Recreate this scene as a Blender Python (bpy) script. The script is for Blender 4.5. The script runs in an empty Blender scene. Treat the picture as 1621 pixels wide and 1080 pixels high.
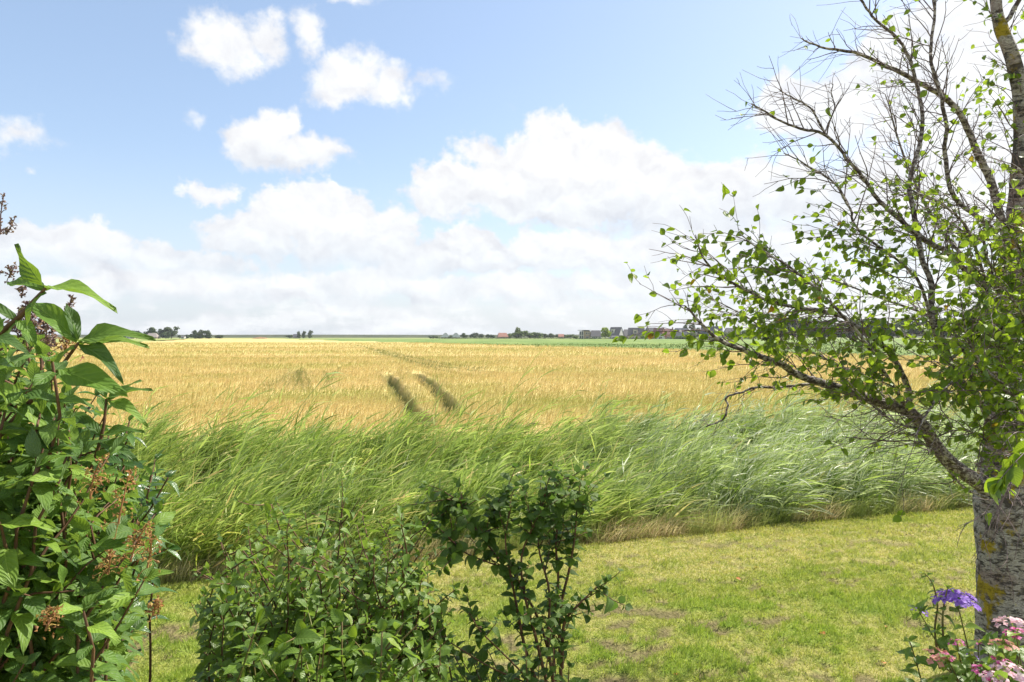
import bpy, math, random
import numpy as np
from mathutils import Vector

# ------------------------------------------------------------------ camera, sky, sun, exposure
C = bpy.context.scene.collection
scn = bpy.context.scene
CAM_H = 2.4
FPX = 1081.0                      # focal length in photo pixels (24 mm on a 36 mm wide frame)
HORY = 533.0
cam_d = bpy.data.cameras.new("camera")
cam_d.lens = 24.0; cam_d.sensor_width = 36.0
cam_d.clip_start = 0.05; cam_d.clip_end = 20000
cam = bpy.data.objects.new("camera", cam_d)
cam.location = (0, 0, CAM_H)
cam.rotation_euler = (math.radians(90) - math.atan(7.0 / FPX), 0, 0)
C.objects.link(cam); scn.camera = cam

SUN_EL, SUN_AZ = math.radians(47), math.radians(62)   # azimuth from +Y towards +X
scn.view_settings.view_transform = 'Standard'
scn.view_settings.look = 'None'
scn.view_settings.gamma = 1.0
scn.view_settings.exposure = 0.82
scn.cycles.use_denoising = True
scn.cycles.max_bounces = 8
scn.cycles.transparent_max_bounces = 8
scn.cycles.diffuse_bounces = 3
scn.cycles.sample_clamp_indirect = 6.0

sun_d = bpy.data.lights.new("sun", 'SUN')
sun_d.energy = 4.9; sun_d.angle = math.radians(0.6); sun_d.color = (1.0, 0.93, 0.82)
sun = bpy.data.objects.new("sun", sun_d)
sd = Vector((math.sin(SUN_AZ) * math.cos(SUN_EL), math.cos(SUN_AZ) * math.cos(SUN_EL), math.sin(SUN_EL)))
sun.rotation_euler = sd.to_track_quat('Z', 'Y').to_euler()
sun.location = (30, 20, 40)
C.objects.link(sun)


class NT:
    """tiny node-tree helper"""
    def __init__(s, tree):
        s.t = tree; s.n = tree.nodes; s.l = tree.links
    def node(s, typ, ins=None, **kw):
        n = s.n.new(typ)
        for k, v in kw.items():
            setattr(n, k, v)
        for k, v in (ins or {}).items():
            s.put(n.inputs[k], v)
        return n
    def put(s, sock, v):
        if isinstance(v, bpy.types.NodeSocket):
            s.l.new(v, sock)
        elif isinstance(v, (tuple, list)) and sock.type == 'RGBA' and len(v) == 3:
            sock.default_value = (*v, 1)
        else:
            sock.default_value = v
    def m(s, op, a, b=None, c=None, clamp=False):
        n = s.n.new('ShaderNodeMath'); n.operation = op; n.use_clamp = clamp
        s.put(n.inputs[0], a)
        if b is not None: s.put(n.inputs[1], b)
        if c is not None: s.put(n.inputs[2], c)
        return n.outputs[0]
    def vm(s, op, a, b=None):
        n = s.n.new('ShaderNodeVectorMath'); n.operation = op
        s.put(n.inputs[0], a)
        if b is not None: s.put(n.inputs[1], b)
        return n.outputs['Value'] if op in ('LENGTH', 'DOT_PRODUCT') else n.outputs['Vector']
    def mix(s, f, a, b, mode='MIX'):
        n = s.n.new('ShaderNodeMix'); n.data_type = 'RGBA'; n.blend_type = mode
        s.put(n.inputs[0], f); s.put(n.inputs[6], a); s.put(n.inputs[7], b)
        return n.outputs[2]
    def noise(s, vec, scale, detail=4, rough=0.55, dist=0.0, col=False):
        n = s.node('ShaderNodeTexNoise', {'Vector': vec, 'Scale': scale, 'Detail': detail, 'Roughness': rough, 'Distortion': dist})
        return n.outputs['Color' if col else 'Fac']
    def step(s, v, lo, hi, o0=0.0, o1=1.0):
        n = s.n.new('ShaderNodeMapRange'); n.interpolation_type = 'SMOOTHSTEP'; n.clamp = True
        s.put(n.inputs[0], v); s.put(n.inputs[1], lo); s.put(n.inputs[2], hi); s.put(n.inputs[3], o0); s.put(n.inputs[4], o1)
        return n.outputs[0]
    def ramp(s, v, stops):
        n = s.n.new('ShaderNodeValToRGB'); e = n.color_ramp.elements
        while len(e) < len(stops): e.new(0.5)
        for el, (p, c) in zip(e, stops):
            el.position = p; el.color = (*c, 1)
        s.put(n.inputs[0], v)
        return n.outputs[0]


def px_dir(px, py):
    u, v = (px - 810.5) / FPX, (HORY - py) / FPX
    az = math.atan(u)
    return az, math.atan(v * math.cos(az))


def build_world():
    w = bpy.data.worlds.new("World"); scn.world = w; w.use_nodes = True
    t = NT(w.node_tree); t.n.clear()
    sky = t.node('ShaderNodeTexSky', sky_type='NISHITA', sun_disc=False)
    sky.sun_elevation = SUN_EL; sky.sun_rotation = SUN_AZ
    sky.air_density = 1.0; sky.dust_density = 1.2; sky.ozone_density = 1.0; sky.altitude = 0
    g = t.node('ShaderNodeTexCoord').outputs['Generated']
    sep = t.node('ShaderNodeSeparateXYZ', {0: g})
    az = t.m('ARCTAN2', sep.outputs[0], sep.outputs[1])
    el = t.m('ARCSINE', sep.outputs[2])
    base = t.node('ShaderNodeCombineXYZ', {0: az, 1: el}).outputs[0]
    # fluffy outline: two scales of domain warp
    wn = t.noise(base, 12.0, 6, 0.6, col=True)
    warp = t.vm('MULTIPLY', t.vm('SUBTRACT', wn, (0.5, 0.5, 0.5)), (0.075, 0.070, 0.0))
    p = t.vm('ADD', base, warp)
    fine = t.noise(base, 38.0, 8, 0.62)
    mid = t.noise(t.vm('MULTIPLY', base, (1, 1.25, 1)), 15.0, 5, 0.58)
    bump = t.m('ADD', t.m('MULTIPLY', t.m('SUBTRACT', mid, 0.5), 1.15), t.m('MULTIPLY', t.m('SUBTRACT', fine, 0.5), 0.9))
    bb = t.vm('MULTIPLY', p, (1, 1.35, 1))
    n0 = t.noise(bb, 17.0, 5, 0.55); n1 = t.noise(t.vm('ADD', bb, (0.006, 0.020, 0)), 17.0, 5, 0.55)
    rel = t.m('MULTIPLY', t.m('SUBTRACT', n0, n1), 0.55)
    skyc = t.vm('ADD', t.vm('MULTIPLY', sky.outputs[0], SKYMUL), SKYADD)
    # paler air low down
    skyc = t.mix(t.step(el, 0.26, 0.0, 0.0, 0.62), skyc, (4.0 * .72, 4.0 * .80, 4.0 * .90))

    def px_el(py, px=810): return px_dir(px, py)[1]
    def paint(col, F, base_py, alpha, soft=0.42, span=0.07, tint=(0.86, 0.895, 0.94), fade=True):
        """one bank of cumulus: crisp lit tops, soft hazy base"""
        F2 = t.m('ADD', F, bump)
        m_ = t.step(F2, 0.0, soft)
        h = t.m('ADD', t.m('SUBTRACT', el, px_el(base_py)), t.m('MULTIPLY', t.m('SUBTRACT', mid, 0.5), 0.06))
        up = t.step(h, -0.004, span)
        if fade: m_ = t.m('MULTIPLY', m_, t.step(h, -0.03, 0.018, 0.0 if fade is True else fade, 1.0))
        core = t.step(F2, 0.1, 0.9)
        lit = t.m('ADD', t.m('ADD', 0.965, rel), t.m('MULTIPLY', core, 0.055))
        cc = t.vm('MULTIPLY', t.mix(up, tint, (1.0, 1.0, 1.0)), CLOUD)
        cc = t.vm('MULTIPLY', cc, t.node('ShaderNodeCombineXYZ', {0: lit, 1: lit, 2: t.m('MULTIPLY_ADD', lit, 0.8, 0.2)}).outputs[0])
        return t.mix(t.m('MULTIPLY', m_, alpha), col, cc)

    def field(blobs):
        F = None
        for (px, py, rx, ry, wt) in blobs:
            a, e = px_dir(px, py); ca = math.cos(a)
            sx, sy = 1.2 * rx / FPX * ca * ca, 1.2 * ry / FPX * ca
            d = t.vm('MULTIPLY', t.vm('SUBTRACT', p, (a, e, 0)), (1 / sx, 1 / sy, 0))
            f = t.m('MULTIPLY_ADD', t.vm('LENGTH', d), -wt, wt)
            F = f if F is None else t.m('SMOOTH_MAX', F, f, 0.1)
        return F

    col = skyc
    # thin layered cloud towards the horizon, all the way round
    ln = t.noise(t.vm('MULTIPLY', base, (1, 4.2, 1)), 5.5, 6, 0.6)
    Fl = t.m('SUBTRACT', t.m('MULTIPLY', t.m('SUBTRACT', ln, 0.40), 3.0), t.m('MULTIPLY', t.step(el, 0.07, 0.15), 3.0))
    col = paint(col, Fl, 533, 0.80, 0.6, 0.10, (0.95, 0.965, 0.985), False)
    # broken fair-weather cloud elsewhere round the sky
    gn = t.noise(t.vm('MULTIPLY', g, (1, 1, 2.2)), 2.6, 5, 0.55)
    out_ = t.m('MAXIMUM', t.step(t.m('ABSOLUTE', az), 0.68, 0.92), t.step(el, 0.6, 0.8))
    Ft = t.m('SUBTRACT', t.m('MULTIPLY', t.m('SUBTRACT', gn, 0.46), 5.0), t.m('MULTIPLY', t.m('SUBTRACT', 1.0, out_), 9.0))
    col = paint(col, Ft, 900, 1.0, fade=False)
    col = paint(col, field([(90, 462, 110, 20, 1), (250, 455, 110, 24, 1), (400, 462, 90, 20, 1), (540, 452, 120, 26, 1), (700, 460, 90, 20, 1), (840, 455, 100, 24, 1), (1000, 455, 110, 24, 1), (1150, 450, 110, 30, 1)]), 482, 0.8, 0.35, 0.035)
    col = paint(col, field([(20, 405, 110, 42, 1), (150, 408, 95, 44, 1), (255, 415, 80, 36, 1), (340, 425, 60, 24, .9), (680, 415, 70, 26, .9), (770, 408, 60, 30, 1), (890, 400, 100, 36, 1), (990, 408, 80, 38, 1), (1100, 400, 110, 50, 1), (1230, 400, 100, 60, 1)]), 440, 0.92, 0.3, 0.05)
    col = paint(col, field([(400, 372, 75, 40, 1), (480, 338, 85, 46, 1), (555, 350, 60, 50, 1), (610, 385, 62, 54, 1), (540, 395, 90, 36, 1), (330, 300, 46, 18, .7), (520, 300, 50, 20, .7), (740, 385, 60, 28, .8)]), 422, 0.96, 0.3, 0.07)
    col = paint(col, field([(905, 245, 110, 56, 1.1), (985, 262, 62, 46, 1), (820, 275, 110, 50, 1.1), (725, 285, 75, 44, 1), (760, 232, 55, 20, .5), (690, 310, 55, 26, .9), (900, 315, 210, 42, 1.1), (1060, 310, 90, 60, 1), (1130, 295, 50, 40, 1), (1190, 285, 60, 42, 1), (1240, 330, 160, 70, 1.1), (1400, 330, 160, 90, 1.1), (1100, 345, 150, 40, 1)]), 368, 1.0, 0.36, 0.10, fade=0.35)
    col = paint(col, field([(1245, 165, 58, 40, .95), (1325, 180, 80, 52, 1), (1440, 130, 95, 110, 1), (1570, 110, 170, 220, 1), (1530, 320, 200, 120, 1)]), 420, 0.93, 0.35, 0.05)
    col = paint(col, field([(415, 222, 64, 44, 1), (445, 196, 34, 30, 1), (475, 245, 74, 28, 1), (540, 250, 30, 14, .6)]), 292, 1.0, 0.5, 0.06, fade=0.5)
    col = paint(col, field([(360, 68, 70, 40, 1), (420, 62, 42, 32, .9), (555, 120, 70, 42, 1), (490, 66, 32, 34, .75), (612, 135, 42, 34, .85), (530, 148, 55, 26, .9), (20, 210, 60, 30, .7), (45, 268, 18, 9, .5), (308, 178, 30, 14, .36), (688, 118, 32, 20, .36), (560, 2, 40, 12, .6)]), 900, 0.96, 0.62, 0.06, fade=False)
    # ground half of the dome is never seen, keep it dim
    low = t.step(sep.outputs[2], -0.02, -0.004)
    col = t.mix(low, (0.9, 0.9, 0.7), col)
    bg = t.node('ShaderNodeBackground', {'Color': col, 'Strength': 0.15})
    out = t.node('ShaderNodeOutputWorld', {0: bg.outputs[0]})
    w.cycles.sampling_method = 'MANUAL'; w.cycles.sample_map_resolution = 512


CLOUD = (3.82, 3.85, 3.9)
SKYMUL = (0.62, 0.58, 0.56)
SKYADD = (0.58, 0.82, 1.15)
build_world()

# ------------------------------------------------------------------ numeric helpers
rng = np.random.default_rng(7)
random.seed(7)


def P(px, py, Y):
    return np.array([(px - 810.5) / FPX * Y, Y, CAM_H + (HORY - py) / FPX * Y])


def vnoise(x, y, seed=0):
    xi = np.floor(x).astype(np.int64); yi = np.floor(y).astype(np.int64)
    fx = x - xi; fy = y - yi
    fx = fx * fx * (3 - 2 * fx); fy = fy * fy * (3 - 2 * fy)
    def h(a, b):
        n = (a * 374761393 + b * 668265263 + seed * 974634777) & 0xffffffff
        n = ((n ^ (n >> 13)) * 1274126177) & 0xffffffff
        return ((n ^ (n >> 16)) & 0xffff) / 65535.0
    return (h(xi, yi) * (1 - fx) + h(xi + 1, yi) * fx) * (1 - fy) + (h(xi, yi + 1) * (1 - fx) + h(xi + 1, yi + 1) * fx) * fy


def fbm(x, y, sc, seed=0, octv=4):
    s = 0; a = 1; t = 0
    for i in range(octv):
        s = s + a * vnoise(x * sc, y * sc, seed + i * 17); t += a; a *= 0.5; sc *= 2.03
    return s / t


def norm(v):
    return v / np.maximum(np.linalg.norm(v, axis=-1, keepdims=True), 1e-9)


def link(name, me, mats=(), parent=None, loc=None):
    o = bpy.data.objects.new(name, me); C.objects.link(o)
    for m in mats: me.materials.append(m)
    if parent is not None: o.parent = parent
    if loc is not None: o.location = loc
    return o


def mesh_np(name, V, F, uv=None, smooth=True, mi=None, attr=None):
    """F: list of index arrays (n,3) / (n,4); uv: per-vertex (nv,2)"""
    if not isinstance(F, list): F = [F]
    F = [f for f in F if len(f)]
    me = bpy.data.meshes.new(name)
    V = np.asarray(V, np.float32)
    me.vertices.add(len(V)); me.vertices.foreach_set('co', V.ravel())
    idx = np.concatenate([f.ravel() for f in F]).astype(np.int32)
    tot = np.concatenate([np.full(len(f), f.shape[1], np.int32) for f in F])
    st = np.concatenate([[0], np.cumsum(tot)[:-1]]).astype(np.int32)
    me.loops.add(len(idx)); me.loops.foreach_set('vertex_index', idx)
    me.polygons.add(len(tot)); me.polygons.foreach_set('loop_start', st)
    me.polygons.foreach_set('loop_total', tot)
    me.polygons.foreach_set('use_smooth', np.full(len(tot), smooth, bool))
    if mi is not None: me.polygons.foreach_set('material_index', np.asarray(mi, np.int32))
    if uv is not None:
        l = me.uv_layers.new(name="uv")
        l.data.foreach_set('uv', np.asarray(uv, np.float32)[idx].ravel())
    if attr is not None:
        for k, a in attr.items():
            at = me.attributes.new(k, 'FLOAT', 'POINT'); at.data.foreach_set('value', np.asarray(a, np.float32))
    me.update(calc_edges=True)
    return me


def tag(o, label=None, cat=None, group=None, kind=None):
    if label: o['label'] = label
    if cat: o['category'] = cat
    if group: o['group'] = group
    if kind: o['kind'] = kind
    return o


def root(name, loc, label, cat, group=None):
    o = bpy.data.objects.new(name, None); C.objects.link(o); o.location = loc
    o.empty_display_size = 0.2
    return tag(o, label, cat, group)


class Geo:
    """collects world-space pieces and links them as ONE mesh, relative to its parent"""
    def __init__(s): s.V = []; s.Q = []; s.T = []; s.U = []; s.n = 0; s.qm = []; s.tm = []
    def add(s, V, Q=None, T=None, U=None, m=0):
        V = np.asarray(V, float).reshape(-1, 3)
        s.V.append(V)
        s.U.append(np.zeros((len(V), 2)) if U is None else U)
        if Q is not None and len(Q): s.Q.append(np.asarray(Q) + s.n); s.qm.append(np.full(len(Q), m))
        if T is not None and len(T): s.T.append(np.asarray(T) + s.n); s.tm.append(np.full(len(T), m))
        s.n += len(V)
    def box(s, x0, x1, y0, y1, z0, z1, m=0):
        v = [(x, y, z) for z in (z0, z1) for y in (y0, y1) for x in (x0, x1)]
        s.add(v, Q=[(0, 2, 3, 1), (4, 5, 7, 6), (0, 1, 5, 4), (2, 6, 7, 3), (0, 4, 6, 2), (1, 3, 7, 5)], m=m)
    def tube(s, pts, r, k=6, cap=True):
        pts = np.asarray(pts, float); n = len(pts); r = np.broadcast_to(np.asarray(r, float), (n,))
        t = norm(np.gradient(pts, axis=0))
        ref = np.array([0.31, 0.22, 0.93]) if abs(t[0] @ np.array([0.31, 0.22, 0.93])) < 0.9 else np.array([1.0, 0, 0])
        a = np.zeros((n, 3)); u = ref
        for i in range(n):
            u = u - (u @ t[i]) * t[i]; u = u / max(np.linalg.norm(u), 1e-9); a[i] = u
        b = np.cross(t, a)
        ang = np.linspace(0, 2 * math.pi, k, endpoint=False)
        V = pts[:, None] + r[:, None, None] * (np.cos(ang)[None, :, None] * a[:, None] + np.sin(ang)[None, :, None] * b[:, None])
        i = np.arange(n - 1)[:, None] * k; j = np.arange(k)[None]; j2 = (j + 1) % k
        Q = np.stack([i + j, i + j2, i + k + j2, i + k + j], -1).reshape(-1, 4)
        L = np.concatenate([[0], np.cumsum(np.linalg.norm(np.diff(pts, axis=0), axis=1))])
        U = np.stack([np.broadcast_to(ang / 6.2832, (n, k)), np.broadcast_to(L[:, None], (n, k))], -1).reshape(-1, 2)
        V = V.reshape(-1, 3); T = None
        if cap:
            V = np.vstack([V, pts[-1] + t[-1] * r[-1] * .7]); U = np.vstack([U, [0.5, L[-1]]])
            e = (n - 1) * k
            T = [(e + q, e + (q + 1) % k, n * k) for q in range(k)]
        s.add(V, Q=Q, T=T, U=U)
    def build(s, name, mats, parent=None, smooth=True, local=False):
        V = np.vstack(s.V); U = np.vstack(s.U)
        if parent is not None and not local: V = V - np.array(parent.location)
        F = []; mi = []
        if s.Q: F.append(np.vstack(s.Q)); mi.append(np.concatenate(s.qm))
        if s.T: F.append(np.vstack(s.T)); mi.append(np.concatenate(s.tm))
        me = mesh_np(name, V, F, uv=U, smooth=smooth, mi=np.concatenate(mi))
        return link(name, me, mats if isinstance(mats, (list, tuple)) else [mats], parent)


def leaf_tpl(nl=5, nw=2, aspect=0.5, peak=0.45, tip=1.0, fold=0.18, wave=0.0):
    """unit leaf along +Y, width across X, up +Z"""
    v = np.linspace(0, 1, nl + 1)
    w = np.where(v < peak, np.sin(v / peak * math.pi / 2) ** 0.75, np.cos((v - peak) / (1 - peak) * math.pi / 2) ** tip)
    w = np.maximum(w, 0.0) * aspect / 2
    w[0] = max(w[0], 0.012); w[-1] = 0.004
    u = np.linspace(-1, 1, nw + 1)
    X = u[None] * w[:, None]; Y = np.broadcast_to(v[:, None], X.shape)
    Z = np.abs(u)[None] * w[:, None] * fold * 2 + wave * np.sin(v[:, None] * 9 + u[None] * 2) * np.abs(u)[None] * 0.1
    V = np.stack([X, Y, Z], -1).reshape(-1, 3)
    k = nw + 1
    i = np.arange(nl)[:, None] * k; j = np.arange(nw)[None]
    Q = np.stack([i + j, i + j + 1, i + k + j + 1, i + k + j], -1).reshape(-1, 4)
    U = np.stack([np.broadcast_to((u[None] + 1) / 2, X.shape), Y], -1).reshape(-1, 2)
    return V, Q, U


def place(tpl, O, D, N, S, curl=0.25, curlr=0.25, side=0.0, g=None, r=None, wid=None):
    """many leaves: origin, direction, approx normal, size"""
    r = r or rng
    V, Q, U = tpl
    O = np.asarray(O); n = len(O)
    if n == 0: return
    Yv = norm(np.asarray(D)); X = norm(np.cross(Yv, np.asarray(N))); Z = np.cross(X, Yv)
    cu = curl + curlr * r.standard_normal(n)
    T = np.broadcast_to(V, (n, len(V), 3)).copy()
    T[:, :, 2] -= cu[:, None] * T[:, :, 1] ** 2
    tw = (side * r.standard_normal(n))[:, None] * T[:, :, 1] ** 2
    T[:, :, 0] += tw
    if wid is not None: T[:, :, 0] *= np.asarray(wid)[:, None]
    T *= np.asarray(S)[:, None, None] if np.ndim(S) else S
    W = O[:, None] + T[:, :, :1] * X[:, None] + T[:, :, 1:2] * Yv[:, None] + T[:, :, 2:] * Z[:, None]
    QQ = (Q[None] + (np.arange(n) * len(V))[:, None, None]).reshape(-1, Q.shape[1])
    UU = np.broadcast_to(U, (n, len(U), 2)).reshape(-1, 2)
    g.add(W.reshape(-1, 3), Q=QQ, U=UU)


def walk(p, d, L, n, wig, bias, r=random):
    """random-walk polyline"""
    pts = [np.array(p, float)]; d = np.array(d, float); d = d / np.linalg.norm(d)
    for i in range(n):
        d = d + np.array([r.gauss(0, wig), r.gauss(0, wig), r.gauss(0, wig)]) + np.array(bias) / n
        d = d / np.linalg.norm(d)
        pts.append(pts[-1] + d * L / n)
    return np.array(pts)


def smooth_path(pts, per=4):
    """Catmull-Rom through hand-placed points"""
    pts = np.asarray(pts, float)
    Q = np.vstack([2 * pts[0] - pts[1], pts, 2 * pts[-1] - pts[-2]])
    out = []
    for i in range(1, len(Q) - 2):
        for t in np.linspace(0, 1, per, endpoint=False):
            a, b, c, d = Q[i - 1], Q[i], Q[i + 1], Q[i + 2]
            out.append(0.5 * ((2 * b) + (-a + c) * t + (2 * a - 5 * b + 4 * c - d) * t ** 2 + (-a + 3 * b - 3 * c + d) * t ** 3))
    out.append(pts[-1])
    return np.array(out)


# ------------------------------------------------------------------ materials
def mat(name):
    m = bpy.data.materials.new(name); m.use_nodes = True
    t = NT(m.node_tree); t.n.clear()
    return m, t


def finish(t, sh):
    t.node('ShaderNodeOutputMaterial', {0: sh})


def leafmat(name, cols, trans=(0.25, 0.4, 0.03), tf=0.4, rough=0.42, veins=0.0, spec=0.5, back=None, patch=0.0, odd=None):
    m, t = mat(name)
    geo = t.node('ShaderNodeNewGeometry')
    rnd = geo.outputs['Random Per Island']
    k = len(cols)
    col = t.ramp(rnd, [(i / max(k - 1, 1), c) for i, c in enumerate(cols)])
    uv = t.node('ShaderNodeTexCoord').outputs['UV']
    pos = geo.outputs['Position']
    if odd:
        col = t.mix(t.m('GREATER_THAN', t.m('FRACT', t.m('MULTIPLY', rnd, 37.0)), odd[0]), col, odd[1])
    if patch:
        n = t.noise(pos, patch, 3, 0.6)
        col = t.mix(t.step(n, 0.35, 0.65, 0.0, 0.5), col, t.vm('MULTIPLY', col, (1.5, 1.3, 0.9)))
    nrm = None
    if veins:
        s = t.node('ShaderNodeSeparateXYZ', {0: uv})
        ux = t.m('ABSOLUTE', t.m('SUBTRACT', s.outputs[0], 0.5))
        side = t.m('ABSOLUTE', t.m('SUBTRACT', t.m('FRACT', t.m('MULTIPLY', t.m('SUBTRACT', s.outputs[1], t.m('MULTIPLY', ux, 0.55)), 8.0)), 0.5))
        vein = t.m('MAXIMUM', t.step(ux, 0.035, 0.008), t.m('MULTIPLY', t.step(side, 0.08, 0.015), 0.6))
        col = t.mix(t.m('MULTIPLY', vein, 0.5), col, t.vm('MULTIPLY', t.vm('ADD', col, (0.05, 0.06, 0.03)), (1.6, 1.45, 1.3)))
        blot = t.noise(t.vm('ADD', t.vm('MULTIPLY', uv, (1, 1.8, 1)), t.vm('MULTIPLY', pos, (3, 3, 3))), 4, 4, 0.6)
        col = t.mix(t.step(blot, 0.3, 0.7, 0, 0.35), col, t.vm('MULTIPLY', col, (0.6, 0.65, 0.6)))
        h = t.m('ADD', t.m('MULTIPLY', side, 1.0), t.m('MULTIPLY', t.step(ux, 0.06, 0.0), -0.5))
        h = t.m('ADD', h, t.m('MULTIPLY', blot, 0.8))
        nrm = t.node('ShaderNodeBump', {'Height': h, 'Strength': veins, 'Distance': 0.004}).outputs[0]
    if back:
        col = t.mix(t.m('MULTIPLY', geo.outputs['Backfacing'], 0.75), col, back)
    ins = {'Base Color': col, 'Roughness': rough, 'Specular IOR Level': spec}
    pr = t.node('ShaderNodeBsdfPrincipled', ins)
    tr = t.node('ShaderNodeBsdfTranslucent', {'Color': t.mix(0.6, col, trans)})
    if nrm is not None:
        t.put(pr.inputs['Normal'], nrm); t.put(tr.inputs['Normal'], nrm)
    mx = t.node('ShaderNodeMixShader', {0: tf, 1: pr.outputs[0], 2: tr.outputs[0]})
    finish(t, mx.outputs[0])
    return m


def plainmat(name, col, rough=0.8, n_scale=0, n_col=None, bump=0, spec=0.3, streak=(1, 1, 1), detail=5, lo=0.35, hi=0.65, metal=0):
    m, t = mat(name)
    pos = t.node('ShaderNodeTexCoord').outputs['Object']
    c = col; ins = {'Roughness': rough, 'Specular IOR Level': spec, 'Metallic': metal}
    if n_scale:
        n = t.noise(t.vm('MULTIPLY', pos, streak), n_scale, detail, 0.6)
        c = t.mix(t.step(n, lo, hi), col, n_col or tuple(x * 0.6 for x in col))
        if bump: ins['Normal'] = t.node('ShaderNodeBump', {'Height': n, 'Strength': 0.8, 'Distance': bump}).outputs[0]
    ins['Base Color'] = c
    finish(t, t.node('ShaderNodeBsdfPrincipled', ins).outputs[0])
    return m


def bark_birch():
    m, t = mat('birch_bark')
    tc = t.node('ShaderNodeTexCoord').outputs['Object']
    w = t.vm('ADD', tc, t.vm('MULTIPLY', t.vm('SUBTRACT', t.noise(tc, 7, 3, col=True), (0.5, 0.5, 0.5)), (0.08, 0.08, 0.06)))
    lent = t.noise(t.vm('MULTIPLY', w, (1.0, 1.0, 3.0)), 12, 8, 0.76)
    fine = t.noise(t.vm('MULTIPLY', w, (1.0, 1.0, 5.0)), 48, 4, 0.6)
    crack = t.noise(w, 5.5, 5, 0.6)
    col = t.ramp(fine, [(0.3, (0.15, 0.125, 0.12)), (0.5, (0.33, 0.30, 0.285)), (0.7, (0.56, 0.53, 0.51))])
    col = t.mix(t.step(t.noise(w, 3.1, 4), 0.47, 0.64, 0, 0.55), col, (0.20, 0.10, 0.08))
    dark = t.m('MAXIMUM', t.step(lent, 0.515, 0.58), t.step(crack, 0.56, 0.62))
    col = t.mix(t.m('MULTIPLY', dark, 0.85), col, (0.035, 0.028, 0.026))
    lich = t.noise(t.vm('MULTIPLY', tc, (1, 1, 0.8)), 4.3, 6, 0.66)
    col = t.mix(t.step(lich, 0.53, 0.60), col, t.mix(fine, (0.20, 0.16, 0.015), (0.46, 0.33, 0.03)))
    h = t.m('SUBTRACT', t.m('ADD', t.m('MULTIPLY', fine, 0.5), t.m('MULTIPLY', lich, 0.5)), t.m('MULTIPLY', dark, 0.5))
    b = t.node('ShaderNodeBump', {'Height': h, 'Strength': 0.9, 'Distance': 0.014})
    finish(t, t.node('ShaderNodeBsdfPrincipled', {'Base Color': col, 'Roughness': 0.8, 'Specular IOR Level': 0.25, 'Normal': b.outputs[0]}).outputs[0])
    return m


M_BIRCH = bark_birch()
M_TWIG = plainmat('twig_bark', (0.10, 0.065, 0.065), 0.7, 30, (0.20, 0.15, 0.15), 0.002)
M_LIMB = plainmat('limb_bark', (0.38, 0.34, 0.32), 0.75, 30, (0.07, 0.052, 0.05), 0.005, streak=(1, 1, 1.6), lo=0.42, hi=0.56)
M_BIRCHLEAF = leafmat('birch_leaf', [(0.05, 0.10, 0.012), (0.10, 0.18, 0.018), (0.065, 0.13, 0.016), (0.16, 0.25, 0.020), (0.28, 0.35, 0.025)],
                      trans=(0.42, 0.60, 0.03), tf=0.5, rough=0.4, veins=0.25, odd=(0.994, (0.45, 0.12, 0.02)))
M_BIGLEAF = leafmat('shrub_leaf_large', [(0.065, 0.135, 0.03), (0.13, 0.24, 0.04), (0.05, 0.105, 0.03), (0.22, 0.35, 0.05)],
                    trans=(0.34, 0.52, 0.03), tf=0.34, rough=0.5, spec=0.3, veins=0.5, back=(0.13, 0.21, 0.09))
M_GLOSSY = leafmat('shrub_leaf_glossy', [(0.030, 0.075, 0.018), (0.060, 0.14, 0.028), (0.038, 0.09, 0.02), (0.095, 0.19, 0.035)],
                   trans=(0.18, 0.36, 0.02), tf=0.25, rough=0.28, veins=0.35, back=(0.12, 0.19, 0.08))
M_MIDLEAF = leafmat('bush_leaf', [(0.07, 0.135, 0.018), (0.14, 0.24, 0.026), (0.085, 0.16, 0.020), (0.23, 0.33, 0.035)],
                    trans=(0.36, 0.55, 0.03), tf=0.40, rough=0.42, veins=0.35, back=(0.13, 0.20, 0.08))
M_IVY = leafmat('ivy_leaf', [(0.042, 0.078, 0.014), (0.075, 0.14, 0.018), (0.05, 0.095, 0.016), (0.14, 0.22, 0.028)],
                trans=(0.20, 0.38, 0.02), tf=0.30, rough=0.55, spec=0.3, veins=0.35, back=(0.10, 0.16, 0.07))
M_STEM = plainmat('shrub_stem', (0.16, 0.085, 0.045), 0.7, 25, (0.09, 0.05, 0.03), 0.003)
M_STEMG = plainmat('green_stem', (0.16, 0.17, 0.05), 0.6, 20, (0.14, 0.09, 0.04), 0.002)
M_RUST = leafmat('spent_flower_rust', [(0.36, 0.15, 0.055), (0.42, 0.28, 0.08), (0.30, 0.12, 0.06), (0.44, 0.38, 0.09)], trans=(0.4, 0.2, 0.06), tf=0.25, rough=0.7)
M_PURP = leafmat('spent_flower_purple', [(0.16, 0.09, 0.13), (0.28, 0.18, 0.08), (0.12, 0.07, 0.09), (0.30, 0.27, 0.07)], trans=(0.3, 0.2, 0.2), tf=0.2, rough=0.7)


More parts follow.
